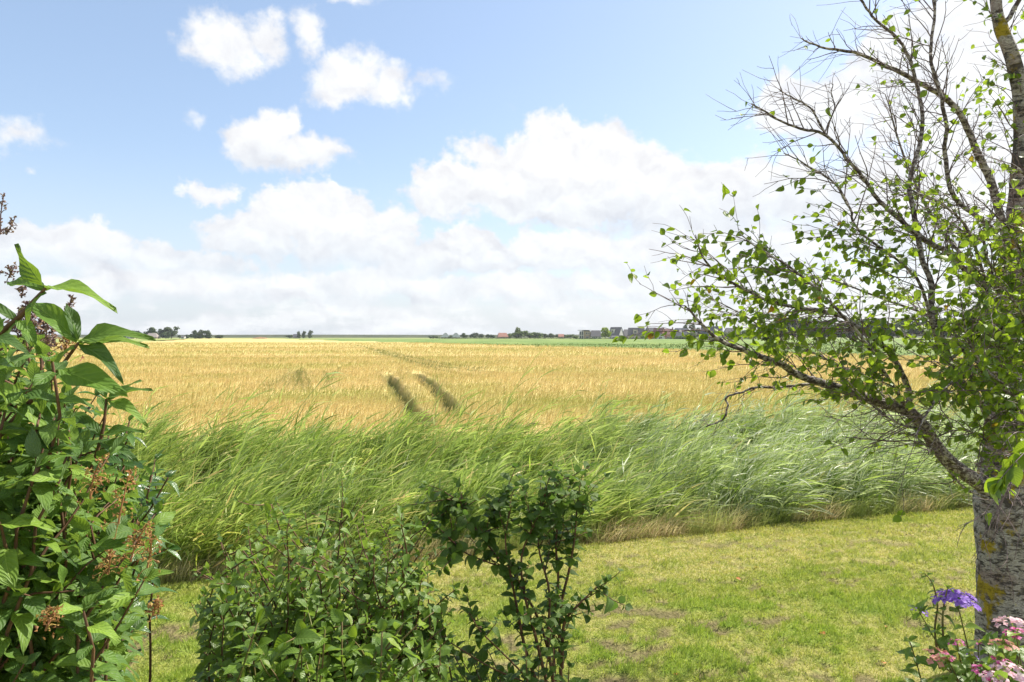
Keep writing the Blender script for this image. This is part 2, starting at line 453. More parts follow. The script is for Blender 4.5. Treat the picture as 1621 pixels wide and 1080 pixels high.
# colour of lawn and soil as functions of where they lie (patches belong to the turf itself)
def lawn_colour(t, pos):
    p2 = t.vm('MULTIPLY', pos, (1, 1, 0.0))
    thatch = t.node('ShaderNodeAttribute', attribute_name='thatch').outputs['Fac']
    lush = t.node('ShaderNodeAttribute', attribute_name='lush').outputs['Fac']
    dry = t.node('ShaderNodeAttribute', attribute_name='dry').outputs['Fac']
    fin = t.noise(p2, 26, 4, 0.65)
    col = t.mix(dry, (0.38, 0.40, 0.10), (0.53, 0.48, 0.18))
    col = t.mix(t.m('MULTIPLY', lush, 0.65), col, (0.24, 0.38, 0.045))
    col = t.mix(t.step(fin, 0.35, 0.7, 0, 0.40), col, t.vm('MULTIPLY', col, (0.6, 0.64, 0.6)))
    mot = t.noise(p2, 6.5, 5, 0.7)
    col = t.mix(t.step(mot, 0.44, 0.60, 0, 0.75), col, t.vm('MULTIPLY', col, (0.58, 0.72, 0.5)))
    flk = t.noise(p2, 75, 2, 0.5)
    col = t.mix(t.step(flk, 0.58, 0.66, 0, 0.55), col, (0.26, 0.20, 0.10))
    tc = t.ramp(fin, [(0.3, (0.07, 0.06, 0.03)), (0.5, (0.20, 0.165, 0.085)), (0.7, (0.36, 0.30, 0.16))])
    return t.mix(t.m('MULTIPLY', thatch, 0.9), col, tc), thatch, fin


def m_ground():
    m, t = mat('turf_ground')
    pos = t.node('ShaderNodeNewGeometry').outputs['Position']
    col, th, fin = lawn_colour(t, pos)
    s = t.node('ShaderNodeSeparateXYZ', {0: pos})
    # beyond the lawn edge line: soil and dead litter of the ditch, far away pasture
    d = t.m('SUBTRACT', t.m('MULTIPLY', t.m('SUBTRACT', s.outputs[1], 7.667), 0.958), t.m('MULTIPLY', s.outputs[0], 0.2867))
    soil = t.mix(t.noise(pos, 9, 5, 0.6), (0.10, 0.075, 0.04), (0.26, 0.20, 0.10))
    col = t.mix(t.step(d, -0.06, 0.1), t.vm('MULTIPLY', col, (0.8, 0.8, 0.8)), soil)
    far = t.mix(t.step(t.noise(t.vm('MULTIPLY', pos, (0.3, 1, 1)), 0.004, 4, 0.6), 0.42, 0.58), (0.17, 0.22, 0.07), (0.27, 0.29, 0.11))
    col = t.mix(t.step(s.outputs[1], 150, 240), col, far)
    b = t.node('ShaderNodeBump', {'Height': t.m('ADD', fin, th), 'Strength': 1.0, 'Distance': 0.05})
    finish(t, t.node('ShaderNodeBsdfPrincipled', {'Base Color': col, 'Roughness': 0.95, 'Specular IOR Level': 0.1, 'Normal': b.outputs[0]}).outputs[0])
    return m


def m_lawnblade():
    m, t = mat('lawn_blade')
    geo = t.node('ShaderNodeNewGeometry')
    col, th, fin = lawn_colour(t, geo.outputs['Position'])
    r = geo.outputs['Random Per Island']
    col = t.mix(t.step(r, 0.2, 1.0, 0.0, 0.55), col, t.mix(th, (0.42, 0.48, 0.09), (0.50, 0.42, 0.26)))
    pr = t.node('ShaderNodeBsdfPrincipled', {'Base Color': col, 'Roughness': 0.6, 'Specular IOR Level': 0.25})
    tr = t.node('ShaderNodeBsdfTranslucent', {'Color': t.vm('MULTIPLY', col, (1.25, 1.3, 0.8))})
    finish(t, t.node('ShaderNodeMixShader', {0: 0.35, 1: pr.outputs[0], 2: tr.outputs[0]}).outputs[0])
    return m


def wheat_tint(t, pos):
    """broad ripeness patches across the field"""
    rot = t.node('ShaderNodeVectorRotate', {'Vector': pos, 'Angle': math.radians(-8)}, rotation_type='Z_AXIS').outputs[0]
    a = t.noise(t.vm('MULTIPLY', rot, (0.35, 1, 0)), 0.085, 4, 0.6)
    b = t.noise(t.vm('MULTIPLY', rot, (0.6, 1, 0)), 0.32, 5, 0.65)
    return a, b


def m_wheat(sheet):
    m, t = mat('wheat_canopy' if sheet else 'wheat_ear')
    geo = t.node('ShaderNodeNewGeometry'); pos = geo.outputs['Position']
    a, b = wheat_tint(t, pos)
    s = t.node('ShaderNodeSeparateXYZ', {0: pos})
    base = t.ramp(a, [(0.34, (0.67, 0.54, 0.25)), (0.5, (0.63, 0.50, 0.215)), (0.62, (0.49, 0.43, 0.15))])
    green = t.m('MULTIPLY', t.step(b, 0.48, 0.64, 0, 0.8), t.step(a, 0.35, 0.6, 0.4, 1.0))
    base = t.mix(green, base, (0.37, 0.38, 0.09))
    # greener strip on the right where the crop runs towards the ditch
    strip = t.m('MULTIPLY', t.step(s.outputs[0], 1.0, 7.0), t.step(s.outputs[1], 34, 20))
    base = t.mix(t.m('MULTIPLY', strip, 0.45), base, (0.42, 0.39, 0.10))
    if sheet:
        trk = t.node('ShaderNodeAttribute', attribute_name='track').outputs['Fac']
        nf = t.noise(t.vm('MULTIPLY', pos, (1, 0.5, 1)), 9, 5, 0.7)
        nfar = t.noise(t.vm('MULTIPLY', pos, (1, 0.28, 1)), 1.3, 5, 0.75)
        far = t.step(s.outputs[1], 60, 150)
        n = t.mix(far, nf, nfar)
        col = t.mix(t.step(n, 0.38, 0.64, 0, t.m('MULTIPLY_ADD', far, -0.05, 0.62)), base, t.vm('MULTIPLY', base, (0.60, 0.58, 0.48)))
        col = t.mix(t.m('MULTIPLY', trk, 0.9), col, t.mix(nf, (0.04, 0.07, 0.015), (0.12, 0.15, 0.035)))
        bm = t.node('ShaderNodeBump', {'Height': n, 'Strength': 0.5, 'Distance': 0.12})
        finish(t, t.node('ShaderNodeBsdfPrincipled', {'Base Color': col, 'Roughness': 0.85, 'Specular IOR Level': 0.15, 'Normal': bm.outputs[0]}).outputs[0])
    else:
        r = geo.outputs['Random Per Island']
        tone = t.ramp(r, [(0.0, (0.62, 0.58, 0.5)), (0.4, (0.95, 0.95, 0.95)), (0.75, (1.12, 1.1, 1.1)), (0.93, (1.25, 1.3, 1.5)), (1.0, (0.62, 0.85, 0.45))])
        col = t.mix(1.0, base, tone, 'MULTIPLY')
        trk = t.node('ShaderNodeAttribute', attribute_name='track').outputs['Fac']
        col = t.mix(t.m('MULTIPLY', trk, 0.7), col, (0.15, 0.19, 0.04))
        pr = t.node('ShaderNodeBsdfPrincipled', {'Base Color': col, 'Roughness': 0.6, 'Specular IOR Level': 0.3})
        tr = t.node('ShaderNodeBsdfTranslucent', {'Color': col})
        finish(t, t.node('ShaderNodeMixShader', {0: 0.3, 1: pr.outputs[0], 2: tr.outputs[0]}).outputs[0])
    return m


# ------------------------------------------------------------------ the ground: lawn, ditch, land to the horizon
E0 = np.array([0.0, 7.667]); EN = np.array([-0.2867, 0.958]); EDIR = np.array([0.958, 0.2867])


def edge_d(x, y):
    return (x - E0[0]) * EN[0] + (y - E0[1]) * EN[1] + 0.16 * (fbm(x * EDIR[0] + y * EDIR[1], 0 * x, 0.7, 5) - 0.5)


def ground_z(x, y):
    d = edge_d(x, y)
    z = 0.05 * (fbm(x, y, 0.45, 3) - 0.5) + 0.02 * (fbm(x, y, 3.1, 8) - 0.5)
    near = np.clip((30 - y) / 10, 0, 1) * np.clip((40 - np.abs(x)) / 10, 0, 1)
    dip = np.interp(d, [-0.05, 0.5, 1.9, 3.0, 4.4, 5.0], [0, -0.18, -0.95, -0.95, -0.12, 0])
    return z * near + dip * np.clip((40 - y) / 5, 0, 1)


def lawn_patches(x, y):
    # across the slope of the mowing lines
    u = x * EDIR[0] + y * EDIR[1]; v = x * EN[0] + y * EN[1]
    a = fbm(u * 0.6, v, 3.4, 201, 4); b = fbm(u * 0.8, v, 9.0, 207, 3); c = fbm(u * 0.3, v, 1.6, 213, 4); e = fbm(u, v, 0.8, 217, 2)
    nearf = np.clip((8.2 - y) / 2.6, 0, 1)
    th = np.clip((a * 0.4 + b * 0.6 - 0.61 + 0.05 * nearf + 0.22 * (e - 0.5)) / 0.06, 0, 1) * (0.6 + 0.4 * nearf)
    lu = np.clip((fbm(u * 0.7, v, 1.7, 221, 4) * 0.6 + fbm(x, y, 6.0, 223, 3) * 0.4 - 0.53 + 0.05 * nearf) / 0.12, 0, 1) * (0.3 + 0.7 * nearf)
    dr = np.clip((c - 0.34) / 0.28 - 0.25 * nearf + 0.2, 0, 1)
    return th, lu * (1 - th), dr


def axis(fine0, fine1, step, lim0, lim1):
    a = list(np.arange(fine0, fine1 + 1e-6, step)); s = step
    while a[-1] < lim1: s *= 1.25; a.append(a[-1] + s)
    a[-1] = lim1; s = step; b = []
    x = fine0
    while x > lim0: s *= 1.25; x -= s; b.append(x)
    b[-1] = lim0
    return np.array(b[::-1] + a)


def grid_mesh(X, Y, Z):
    ny, nx = X.shape
    i = np.arange(ny - 1)[:, None] * nx; j = np.arange(nx - 1)[None]
    Q = np.stack([i + j, i + j + 1, i + nx + j + 1, i + nx + j], -1).reshape(-1, 4)
    return np.stack([X, Y, Z], -1).reshape(-1, 3), Q


xs = axis(-9, 11, 0.06, -3400, 3400); ys = axis(3.5, 15.5, 0.06, -300, 2600)
X, Y = np.meshgrid(xs, ys)
th_, lu_, dr_ = lawn_patches(X, Y); on = np.clip(-edge_d(X, Y) / 0.2, 0, 1) * (np.abs(X) < 12) * (Y > 3)
V, Q = grid_mesh(X, Y, ground_z(X, Y) + on * (0.02 * lu_ - 0.012 * th_))
tag(link('ground', mesh_np('ground', V, Q, attr={'thatch': th_.ravel(), 'lush': lu_.ravel(), 'dry': dr_.ravel()}), [m_ground()]), kind='structure')

# mown grass of the lawn
def blades(n_try, y0, y1, dens_fn):
    y = rng.uniform(y0, y1, n_try); x = rng.uniform(-1, 1, n_try) * (y * 0.80 + 0.4)
    return x, y


gl = []
for (y0, y1, dens, h, w) in ((3.6, 6.2, 5200, 0.030, 0.0040), (6.2, 8.2, 3600, 0.034, 0.0052), (8.2, 10.8, 2300, 0.040, 0.0068)):
    area = (y1 - y0) * (y0 + y1) * 1.0
    n = int(area * dens)
    y = rng.uniform(y0, y1, n); x = rng.uniform(-1, 1, n) * y
    k = edge_d(x, y) < 0.04
    x, y = x[k], y[k]
    th, lu, dr = lawn_patches(x, y)
    k = rng.random(len(x)) > th * 0.72; x, y, th, lu = x[k], y[k], th[k], lu[k]
    hh = h * (0.45 + 1.0 * rng.random(len(x))) * (0.75 + 0.9 * lu) * (1 - 0.5 * th)
    gl.append((x, y, hh, np.full(len(x), w)))
a = rng.uniform(0, 6.283, 2600); q_ = 0.16 + np.abs(rng.normal(0, 0.10, 2600))
gl.append((3.54 + np.cos(a) * q_, 4.9 + np.sin(a) * q_, rng.uniform(0.04, 0.13, 2600), np.full(2600, 0.003)))
x, y, hh, w = (np.concatenate([g_[i] for g_ in gl]) for i in range(4))
n = len(x); th, lu, dr = lawn_patches(x, y); z = ground_z(x, y) + 0.02 * lu - 0.012 * th - 0.003
a = rng.uniform(0, 6.283, n); lean = hh * rng.uniform(0.2, 1.1, n); la = rng.uniform(0, 6.283, n)
V = np.zeros((n, 3, 3))
V[:, 0] = np.stack([x - np.cos(a) * w, y - np.sin(a) * w, z], -1)
V[:, 1] = np.stack([x + np.cos(a) * w, y + np.sin(a) * w, z], -1)
V[:, 2] = np.stack([x + np.cos(la) * lean + 0.2 * hh, y + np.sin(la) * lean, z + hh], -1)
T = np.arange(n * 3).reshape(-1, 3)
tag(link('lawn_grass', mesh_np('lawn_grass', V.reshape(-1, 3), T, attr={'thatch': np.repeat(th, 3), 'lush': np.repeat(lu, 3), 'dry': np.repeat(dr, 3)}), [m_lawnblade()]),
    'short mown grass of the sunlit lawn with brown thatch patches', 'grass', kind='stuff')

# ------------------------------------------------------------------ wheat field
WE = 4.75            # distance behind the lawn edge at which the crop starts
TRK = [P_ for P_ in []]
def W2(px, py, z=0.72):
    Y_ = (CAM_H - z) * FPX / (py - HORY)
    return ((px - 810.5) / FPX * Y_, Y_)


tracks = [[W2(672, 668), W2(665, 656), W2(650, 637), W2(637, 621), W2(624, 604), W2(611, 588)],
          [W2(722, 645), W2(715, 638), W2(703, 622), W2(690, 610), W2(672, 597), W2(653, 587)],
          [W2(752, 590), W2(735, 586.5), W2(687, 580), W2(647, 571), W2(610, 560), W2(573, 548), W2(540, 542)],
          [W2(790, 585), W2(760, 583), W2(708, 577), W2(693, 574), W2(647, 565), W2(600, 554), W2(560, 547)]]
twid = [0.24, 0.24, 0.22, 0.22]
for k in range(8):   # missed drill rows
    x0 = -8.4 + 0.36 * k
    tracks.append([(x0, 22.6 + rng.uniform(-.6, .4)), (x0 - 3.5, 36 + rng.uniform(-3, 3))]); twid.append(0.042)


def seg_dist(x, y, line):
    d = np.full(x.shape, 1e9)
    for (ax, ay), (bx, by) in zip(line[:-1], line[1:]):
        vx, vy = bx - ax, by - ay
        t_ = np.clip(((x - ax) * vx + (y - ay) * vy) / (vx * vx + vy * vy), 0, 1)
        d = np.minimum(d, np.hypot(x - ax - t_ * vx, y - ay - t_ * vy))
    return d


def track_mask(x, y):
    m = np.zeros(x.shape)
    for l, w_ in zip(tracks, twid):
        wv = w_ * (0.75 + 0.6 * vnoise(x * 0.9, y * 0.9, 77))
        m = np.maximum(m, np.clip((1.2 - seg_dist(x, y, l) / wv) / 0.35, 0, 1))
    return m


# field outline: starts behind the ditch, the green crop bounds it on the right
GB0 = np.array([24.0, 91.0]); GBD = norm(np.array([-14.0, 32.0]))
def green_side(x, y):          # >0 on the green crop's side
    return (x - GB0[0]) * GBD[1] - (y - GB0[1]) * GBD[0]


def drill(x, y): return (x < -6.3 - (y - 22) * 0.12)


xs = axis(-16, 6, 0.12, -420, 420); ys = axis(9.5, 42, 0.14, 9.3, 640)
X, Y = np.meshgrid(xs, ys)
d = edge_d(X, Y); gs = green_side(X, Y)
tm = track_mask(X, Y)
Zs = 0.56 + 0.10 * (fbm(X, Y, 0.5, 41) - 0.5) + 0.07 * (fbm(X, Y, 2.5, 43) - 0.5) - 0.36 * tm * np.where(drill(X, Y) | (Y > 36), 0.0, 1.0)
Zs = np.where(d < WE, 0.02 + 0.0 * Zs, Zs)
Zs = np.where(gs > 0, -0.3, Zs)
left_far = X < -118 - 0.42 * np.maximum(Y - 205, 0) - 2.5 * np.maximum(205 - Y, 0)
Zs = np.where(left_far, -0.3, Zs)
Zs = np.where(d < WE - 0.5, -1.6, Zs)
V, Q = grid_mesh(X, Y, Zs)
dv = Zs.ravel(); keep = (dv[Q] > -0.25).any(axis=1)
Q = Q[keep]
tr_attr = tm.ravel()

pl = []
for (y0, y1, dens, s) in ((9.5, 20, 210, 1.0), (20, 34, 105, 1.25), (34, 60, 40, 1.8), (60, 110, 9, 3.0), (110, 200, 2.2, 5.0)):
    n = int((y1 ** 2 - y0 ** 2) * 0.86 * dens)
    y = np.sqrt(rng.uniform(y0 ** 2, y1 ** 2, n)); x = rng.uniform(-0.88, 0.88, n) * y
    k = (edge_d(x, y) > WE - 0.15 + 0.3 * rng.random(n)) & (green_side(x, y) < -0.2) & ((y > 36) | (drill(x, y)) | (track_mask(x, y) < 0.25 + 0.5 * rng.random(n)))
    pl.append(np.stack([x[k], y[k], np.full(k.sum(), s)], -1))
pl = np.vstack(pl); n = len(pl); x, y, s = pl.T
# cross-section: stem ribbon + ear (diamond of two quads), slightly nodding downwind
topz = 0.72 + 0.12 * (fbm(x, y, 0.5, 41) - 0.5) + rng.normal(0, 0.035, n)
a = rng.uniform(0, 3.1416, n); ca, sa = np.cos(a), np.sin(a)
lx = 0.025 + rng.normal(0, 0.045, n); ly = rng.normal(0, 0.04, n)
sw = 0.0035 * s; ew = 0.0075 * s; eh = 0.085 * (0.8 + 0.4 * rng.random(n)) * np.minimum(s, 2.2)
nod = rng.uniform(0.0, 0.07, n) * np.minimum(s, 2)
def pt(cx, cy, cz, wv, sg): return np.stack([cx + sg * ca * wv, cy + sg * sa * wv, cz], -1)
Vp = np.zeros((n, 8, 3)); b0 = np.maximum(topz - 0.34, 0.3)
Vp[:, 0] = pt(x, y, b0, sw, -1); Vp[:, 1] = pt(x, y, b0, sw, 1)
Vp[:, 2] = pt(x + lx, y + ly, topz - eh * .4, sw, -1); Vp[:, 3] = pt(x + lx, y + ly, topz - eh * .4, sw, 1)
Vp[:, 4] = pt(x + lx + nod * .4, y + ly, topz - eh * .05, ew, -1); Vp[:, 5] = pt(x + lx + nod * .4, y + ly, topz - eh * .05, ew, 1)
Vp[:, 6] = pt(x + lx + nod, y + ly, topz + eh * .55 - nod * .5, ew * .3, -1); Vp[:, 7] = pt(x + lx + nod, y + ly, topz + eh * .55 - nod * .5, ew * .3, 1)
q = np.array([(0, 1, 3, 2), (2, 3, 5, 4), (4, 5, 7, 6)])
Qp = (q[None] + (np.arange(n) * 8)[:, None, None]).reshape(-1, 4) + len(V)
VV = np.vstack([V, Vp.reshape(-1, 3)])
mi = np.concatenate([np.zeros(len(Q)), np.ones(len(Qp))])
me = mesh_np('wheat_field', VV, np.vstack([Q, Qp]), mi=mi, attr={'track': np.concatenate([tr_attr, np.repeat(track_mask(x, y), 8)])})
tag(link('wheat_field', me, [m_wheat(True), m_wheat(False)]), 'ripe golden wheat field with tractor tracks stretching to the horizon', 'wheat', kind='stuff')
print('wheat plants', n)

# ------------------------------------------------------------------ green crop field on the right, green strip on the left
def m_crop():
    m, t = mat('green_crop')
    geo = t.node('ShaderNodeNewGeometry'); pos = geo.outputs['Position']
    n1 = t.noise(pos, 1.1, 5, 0.7); n2 = t.noise(t.vm('MULTIPLY', pos, (1, 0.15, 1)), 0.05, 3)
    col = t.ramp(n1, [(0.3, (0.05, 0.10, 0.02)), (0.5, (0.125, 0.20, 0.045)), (0.68, (0.25, 0.31, 0.11))])
    col = t.mix(t.step(n2, 0.4, 0.6, 0, 0.35), col, (0.27, 0.33, 0.10))
    r = t.node('ShaderNodeBsdfPrincipled', {'Base Color': col, 'Roughness': 0.8, 'Specular IOR Level': 0.15,
                                           'Normal': t.node('ShaderNodeBump', {'Height': n1, 'Strength': 0.7, 'Distance': 0.25}).outputs[0]})
    finish(t, r.outputs[0]); return m


M_CROP = m_crop()
sgrid = np.concatenate([np.linspace(-70, 0, 40), np.linspace(8, 620, 60)])
wgrid = np.concatenate([np.linspace(0, 20, 24), np.geomspace(22, 620, 40)])
S_, W_ = np.meshgrid(sgrid, wgrid)
X = GB0[0] + GBD[0] * S_ + GBD[1] * W_; Y = GB0[1] + GBD[1] * S_ - GBD[0] * W_
Z = 0.34 + 0.1 * (fbm(X, Y, 0.4, 51) - 0.5); Z[0] = 0.0
V, Q = grid_mesh(X, Y, Z)
V = V.copy(); inb = (Y < 628).ravel() & (Y > 40).ravel(); Q = Q[inb[Q].all(axis=1)]
g = Geo(); g.add(V, Q=Q)
n = 26000
yy = np.sqrt(rng.uniform(60 ** 2, 190 ** 2, n)); xx = rng.uniform(-0.1, 0.78, n) * yy
k = green_side(xx, yy) > 0.3; xx, yy = xx[k], yy[k]; n = len(xx)
D = np.stack([rng.normal(0, 1, n), rng.normal(0, 1, n), rng.uniform(0.2, 0.9, n)], -1)
place(leaf_tpl(2, 1, 0.6), np.stack([xx, yy, np.full(n, 0.33)], -1), D, np.tile([0, 0, 1.0], (n, 1)), rng.uniform(0.2, 0.4, n), g=g)
tag(g.build('green_crop', M_CROP), 'low green row crop beyond the wheat on the right', 'crop', kind='stuff')

S_, W_ = np.meshgrid(np.linspace(0, 1, 40), np.linspace(0, 1, 12))
Y = 200 + S_ * 440; X = (-118 - 0.42 * (Y - 205)) - 0.3 - W_ * 330
V, Q = grid_mesh(X, Y, 0.5 + 0 * X)
m_past = plainmat('pasture_green', (0.20, 0.26, 0.07), 0.9, 0.09, (0.30, 0.32, 0.11), streak=(0.3, 1, 1), spec=0.1)
tag(link('green_pasture', mesh_np('green_pasture', V, Q[:, ::-1]), [m_past]), 'pale green pasture strip at the left edge of the wheat', 'pasture', kind='stuff')

# the long sea dike that closes the horizon
def m_dike():
    return plainmat('dike_grass', (0.055, 0.068, 0.038), 0.95, 0.03, (0.085, 0.095, 0.05), spec=0.05)


g = Geo()
cx = np.linspace(-3200, 3200, 90)
for r0, zz in ((0, 0), ):
    prof = [(-26, -0.5), (-6, 5.6), (0, 6.5), (4, 6.5), (30, -0.5)]
    Vd = np.array([[(x_, 1500 + 0.00002 * x_ * x_ + dy, z_ + (0.25 * math.sin(x_ * .011) if z_ > 1 else 0)) for dy, z_ in prof] for x_ in cx])
    i = np.arange(len(cx) - 1)[:, None] * 5; j = np.arange(4)[None]
    g.add(Vd.reshape(-1, 3), Q=np.stack([i + j, i + 5 + j, i + 6 + j, i + 1 + j], -1).reshape(-1, 4))
tag(g.build('sea_dike', m_dike()), kind='structure')

# ------------------------------------------------------------------ reeds in the ditch
def m_reed():
    m, t = mat('reed_blade')
    geo = t.node('ShaderNodeNewGeometry'); pos = geo.outputs['Position']
    r = geo.outputs['Random Per Island']
    s = t.node('ShaderNodeSeparateXYZ', {0: pos})
    col = t.ramp(r, [(0.0, (0.07, 0.12, 0.02)), (0.25, (0.15, 0.24, 0.03)), (0.5, (0.25, 0.37, 0.07)), (0.75, (0.40, 0.51, 0.15)), (0.9, (0.60, 0.64, 0.30)), (0.96, (0.64, 0.55, 0.28)), (1.0, (0.50, 0.38, 0.2))])
    ct = t.node('ShaderNodeSeparateXYZ', {0: t.node('ShaderNodeTexCoord').outputs['UV']}).outputs[0]
    col = t.mix(0.8, col, t.ramp(ct, [(0.0, (0.62, 0.72, 0.6)), (0.35, (1.15, 1.1, 0.95)), (0.75, (1.4, 1.25, 1.1)), (1.0, (1.8, 1.4, 1.4))]), 'MULTIPLY')
    patch = t.noise(t.vm('MULTIPLY', pos, (1, 1, 0)), 0.55, 3, 0.6)
    col = t.mix(t.step(patch, 0.4, 0.65, 0, 0.55), col, t.vm('MULTIPLY', col, (1.35, 1.15, 0.75)))
    pt2 = t.noise(t.vm('MULTIPLY', pos, (1, 1, 0)), 2.6, 3, 0.6)
    col = t.mix(t.step(pt2, 0.42, 0.62, 0, 0.6), col, t.vm('MULTIPLY', col, (0.6, 0.72, 0.7)))
    col = t.mix(t.step(t.m('FRACT', t.m('MULTIPLY', r, 7.0)), 0.0, 0.35, 0.5, 0.0), col, (0.07, 0.11, 0.02))
    # paler, bluish blades where the bed runs to the right
    sil = t.m('MULTIPLY', t.step(s.outputs[0], 0.5, 4.0), t.step(t.m('FRACT', t.m('MULTIPLY', r, 13.0)), 0.42, 0.55))
    col = t.mix(t.m('MULTIPLY', t.step(s.outputs[0], 0.5, 4.0), 0.6), col, t.vm('MULTIPLY', col, (0.42, 0.55, 0.6)))
    col = t.mix(t.m('MULTIPLY', sil, 0.85), col, (0.64, 0.68, 0.50))
    bcol = t.mix(0.3, col, (0.46, 0.52, 0.26))
    col = t.mix(geo.outputs['Backfacing'], col, bcol)
    pr = t.node('ShaderNodeBsdfPrincipled', {'Base Color': col, 'Roughness': 0.45, 'Specular IOR Level': 0.4})
    tr = t.node('ShaderNodeBsdfTranslucent', {'Color': t.mix(0.5, col, (0.42, 0.60, 0.08))})
    finish(t, t.node('ShaderNodeMixShader', {0: 0.45, 1: pr.outputs[0], 2: tr.outputs[0]}).outputs[0])
    return m


def ribbons(O, D0, L, w, nseg, sag, wind, r=rng):
    """arched ribbon leaves: origin, start direction, length, half width; bending to the wind and gravity"""
    n = len(O); pts = np.zeros((n, nseg + 1, 3)); pts[:, 0] = O; d = norm(D0.copy())
    step = (L / nseg)[:, None]
    for i in range(nseg):
        pts[:, i + 1] = pts[:, i] + d * step
        d = norm(d + np.atleast_2d(wind) * (1.0 / nseg) + np.array([0, 0, -1.0])[None] * (sag[:, None] * (i + 0.6) / nseg) + r.normal(0, 0.04, (n, 3)))
    tang = norm(np.gradient(pts, axis=1))
    sidev = norm(np.cross(tang, norm(r.normal(0, 1, (n, 3)) + np.array([0, 0, 1.3]))[:, None]))
    prof = np.interp(np.linspace(0, 1, nseg + 1), [0, 0.15, 0.5, 1], [0.45, 1, 0.85, 0.04])
    Wd = (w[:, None] * prof[None])[..., None] * sidev
    V = np.stack([pts - Wd, pts + Wd], 2).reshape(n, -1, 3)
    i = np.arange(nseg) * 2
    q = np.stack([i, i + 1, i + 3, i + 2], -1)
    Q = (q[None] + (np.arange(n) * (nseg + 1) * 2)[:, None, None]).reshape(-1, 4)
    return V.reshape(-1, 3), Q


g = Geo()
# stems stand in gusty clumps; more of them where the photo shows the bed thick
NC = 2100
csx = rng.uniform(-11, 17, NC); cdd = rng.beta(1.25, 1.15, NC) * 4.7 + 0.18
cx_ = E0[0] + EDIR[0] * csx + EN[0] * cdd; cy_ = E0[1] + EDIR[1] * csx + EN[1] * cdd
k = (cy_ > 2) & (np.abs(cx_) < cy_ * 0.95 + 1.5); cx_, cy_ = cx_[k], cy_[k]; NC = len(cx_)
ch = rng.uniform(0.68, 1.12, NC); ca_ = rng.normal(0, 0.55, NC); cl_ = rng.uniform(0.35, 1.35, NC); ct_ = rng.random(NC)
cid = np.repeat(np.arange(NC), rng.integers(5, 15, NC)); n = len(cid)
x = cx_[cid] + rng.normal(0, 0.11, n); y = cy_[cid] + rng.normal(0, 0.11, n)
dd = edge_d(x, y); k = (dd > 0.12) & (dd < 5.0); x, y, dd, cid = x[k], y[k], dd[k], cid[k]; n = len(x)
zb = ground_z(x, y)
hs = (0.93 + 0.42 * fbm(x, y, 0.55, 62)) * rng.uniform(0.75, 1.1, n) * ch[cid]
tus = 0.5 * fbm(x + 0.4 * y, y, 1.3, 64) + 0.5 * vnoise(x * 3.6, y * 3.0, 65)
xw = dd + 0.5 * (fbm(x, y, 0.5, 66) - 0.5)
row = np.interp(xw, [0.15, 0.7, 1.35, 2.1, 2.7, 3.5, 4.2, 4.9], [0.55, 0.95, 1.36, 0.86, 1.15, 1.45, 1.05, 0.75])
flat_ = np.interp(dd, [0.15, 0.7, 1.5, 3.0, 4.2, 4.9], [0.6, 1.0, 1.3, 1.42, 1.05, 0.75])
rf = np.clip((x - 1.0) / 3.0, 0, 1)
top = (row * (1 - rf) + flat_ * rf) * hs * (0.62 + 0.75 * tus) * np.where(rng.random(n) < 0.08, 1.4, 1.0)      # height above its own foot
gust = fbm(x + 3 * y, y, 0.35, 63)
hz_ = np.clip((x - 0.5) / 4.0, 0, 1)
lean = (0.35 + 0.95 * gust) * rng.uniform(0.8, 1.2, n) * (1.1 - 0.5 * hz_) * cl_[cid]
wd = np.stack([np.cos(ca_[cid] + 0.1), np.sin(ca_[cid] + 0.1), 0 * x], -1)
stem_pts = np.zeros((n, 6, 3)); d = norm(np.stack([0.15 * lean + rng.normal(0, .08, n), rng.normal(0, .10, n), np.ones(n)], -1)); p = np.stack([x, y, zb], -1)
for i in range(6):
    stem_pts[:, i] = p
    p = p + d * (top / 5)[:, None]
    d = norm(d + wd * (lean * 0.15 * (1 + i * 0.35))[:, None])
sd_ = norm(np.cross(norm(np.gradient(stem_pts, axis=1)), np.array([0.2, 1.0, 0.1])))
ww = 0.0032
V = np.stack([stem_pts - sd_ * ww, stem_pts + sd_ * ww], 2).reshape(-1, 3)
i = np.arange(5) * 2; q = np.stack([i, i + 1, i + 3, i + 2], -1)
g.add(V, Q=(q[None] + (np.arange(n) * 12)[:, None, None]).reshape(-1, 4))
for f in np.linspace(0.24, 0.97, 9):
    fi = np.clip(f + rng.uniform(-0.04, 0.04, n), 0, 0.985) * 5; i0 = fi.astype(int); ft = (fi - i0)[:, None]
    ar = np.arange(n); O = stem_pts[ar, i0] * (1 - ft) + stem_pts[ar, np.minimum(i0 + 1, 5)] * ft
    tg = norm(stem_pts[ar, np.minimum(i0 + 1, 5)] - stem_pts[ar, i0])
    D = norm(tg * (1.0 - 0.55 * hz_)[:, None] + wd * (0.5 + 0.3 * lean + 0.25 * hz_)[:, None] + rng.normal(0, 0.42, (n, 3)) * np.array([1, 1.2, 0.9]))
    L = rng.uniform(0.26, 0.50, n) * (0.75 + 0.35 * np.sin(f * 3.0))
    Vr, Qr = ribbons(O, D, L, rng.uniform(0.005, 0.0125, n), 4, rng.uniform(0.0, 0.45, n) + 0.35 * hz_ * rng.random(n), wd * 0.30)
    g.add(Vr, Q=Qr, U=np.repeat(np.stack([ct_[cid], 0 * x], -1), 10, axis=0))
tag(g.build('reed_bed', m_reed()), 'wind-blown green reeds filling the ditch between lawn and wheat', 'reeds', kind='stuff')
print('reeds', n)

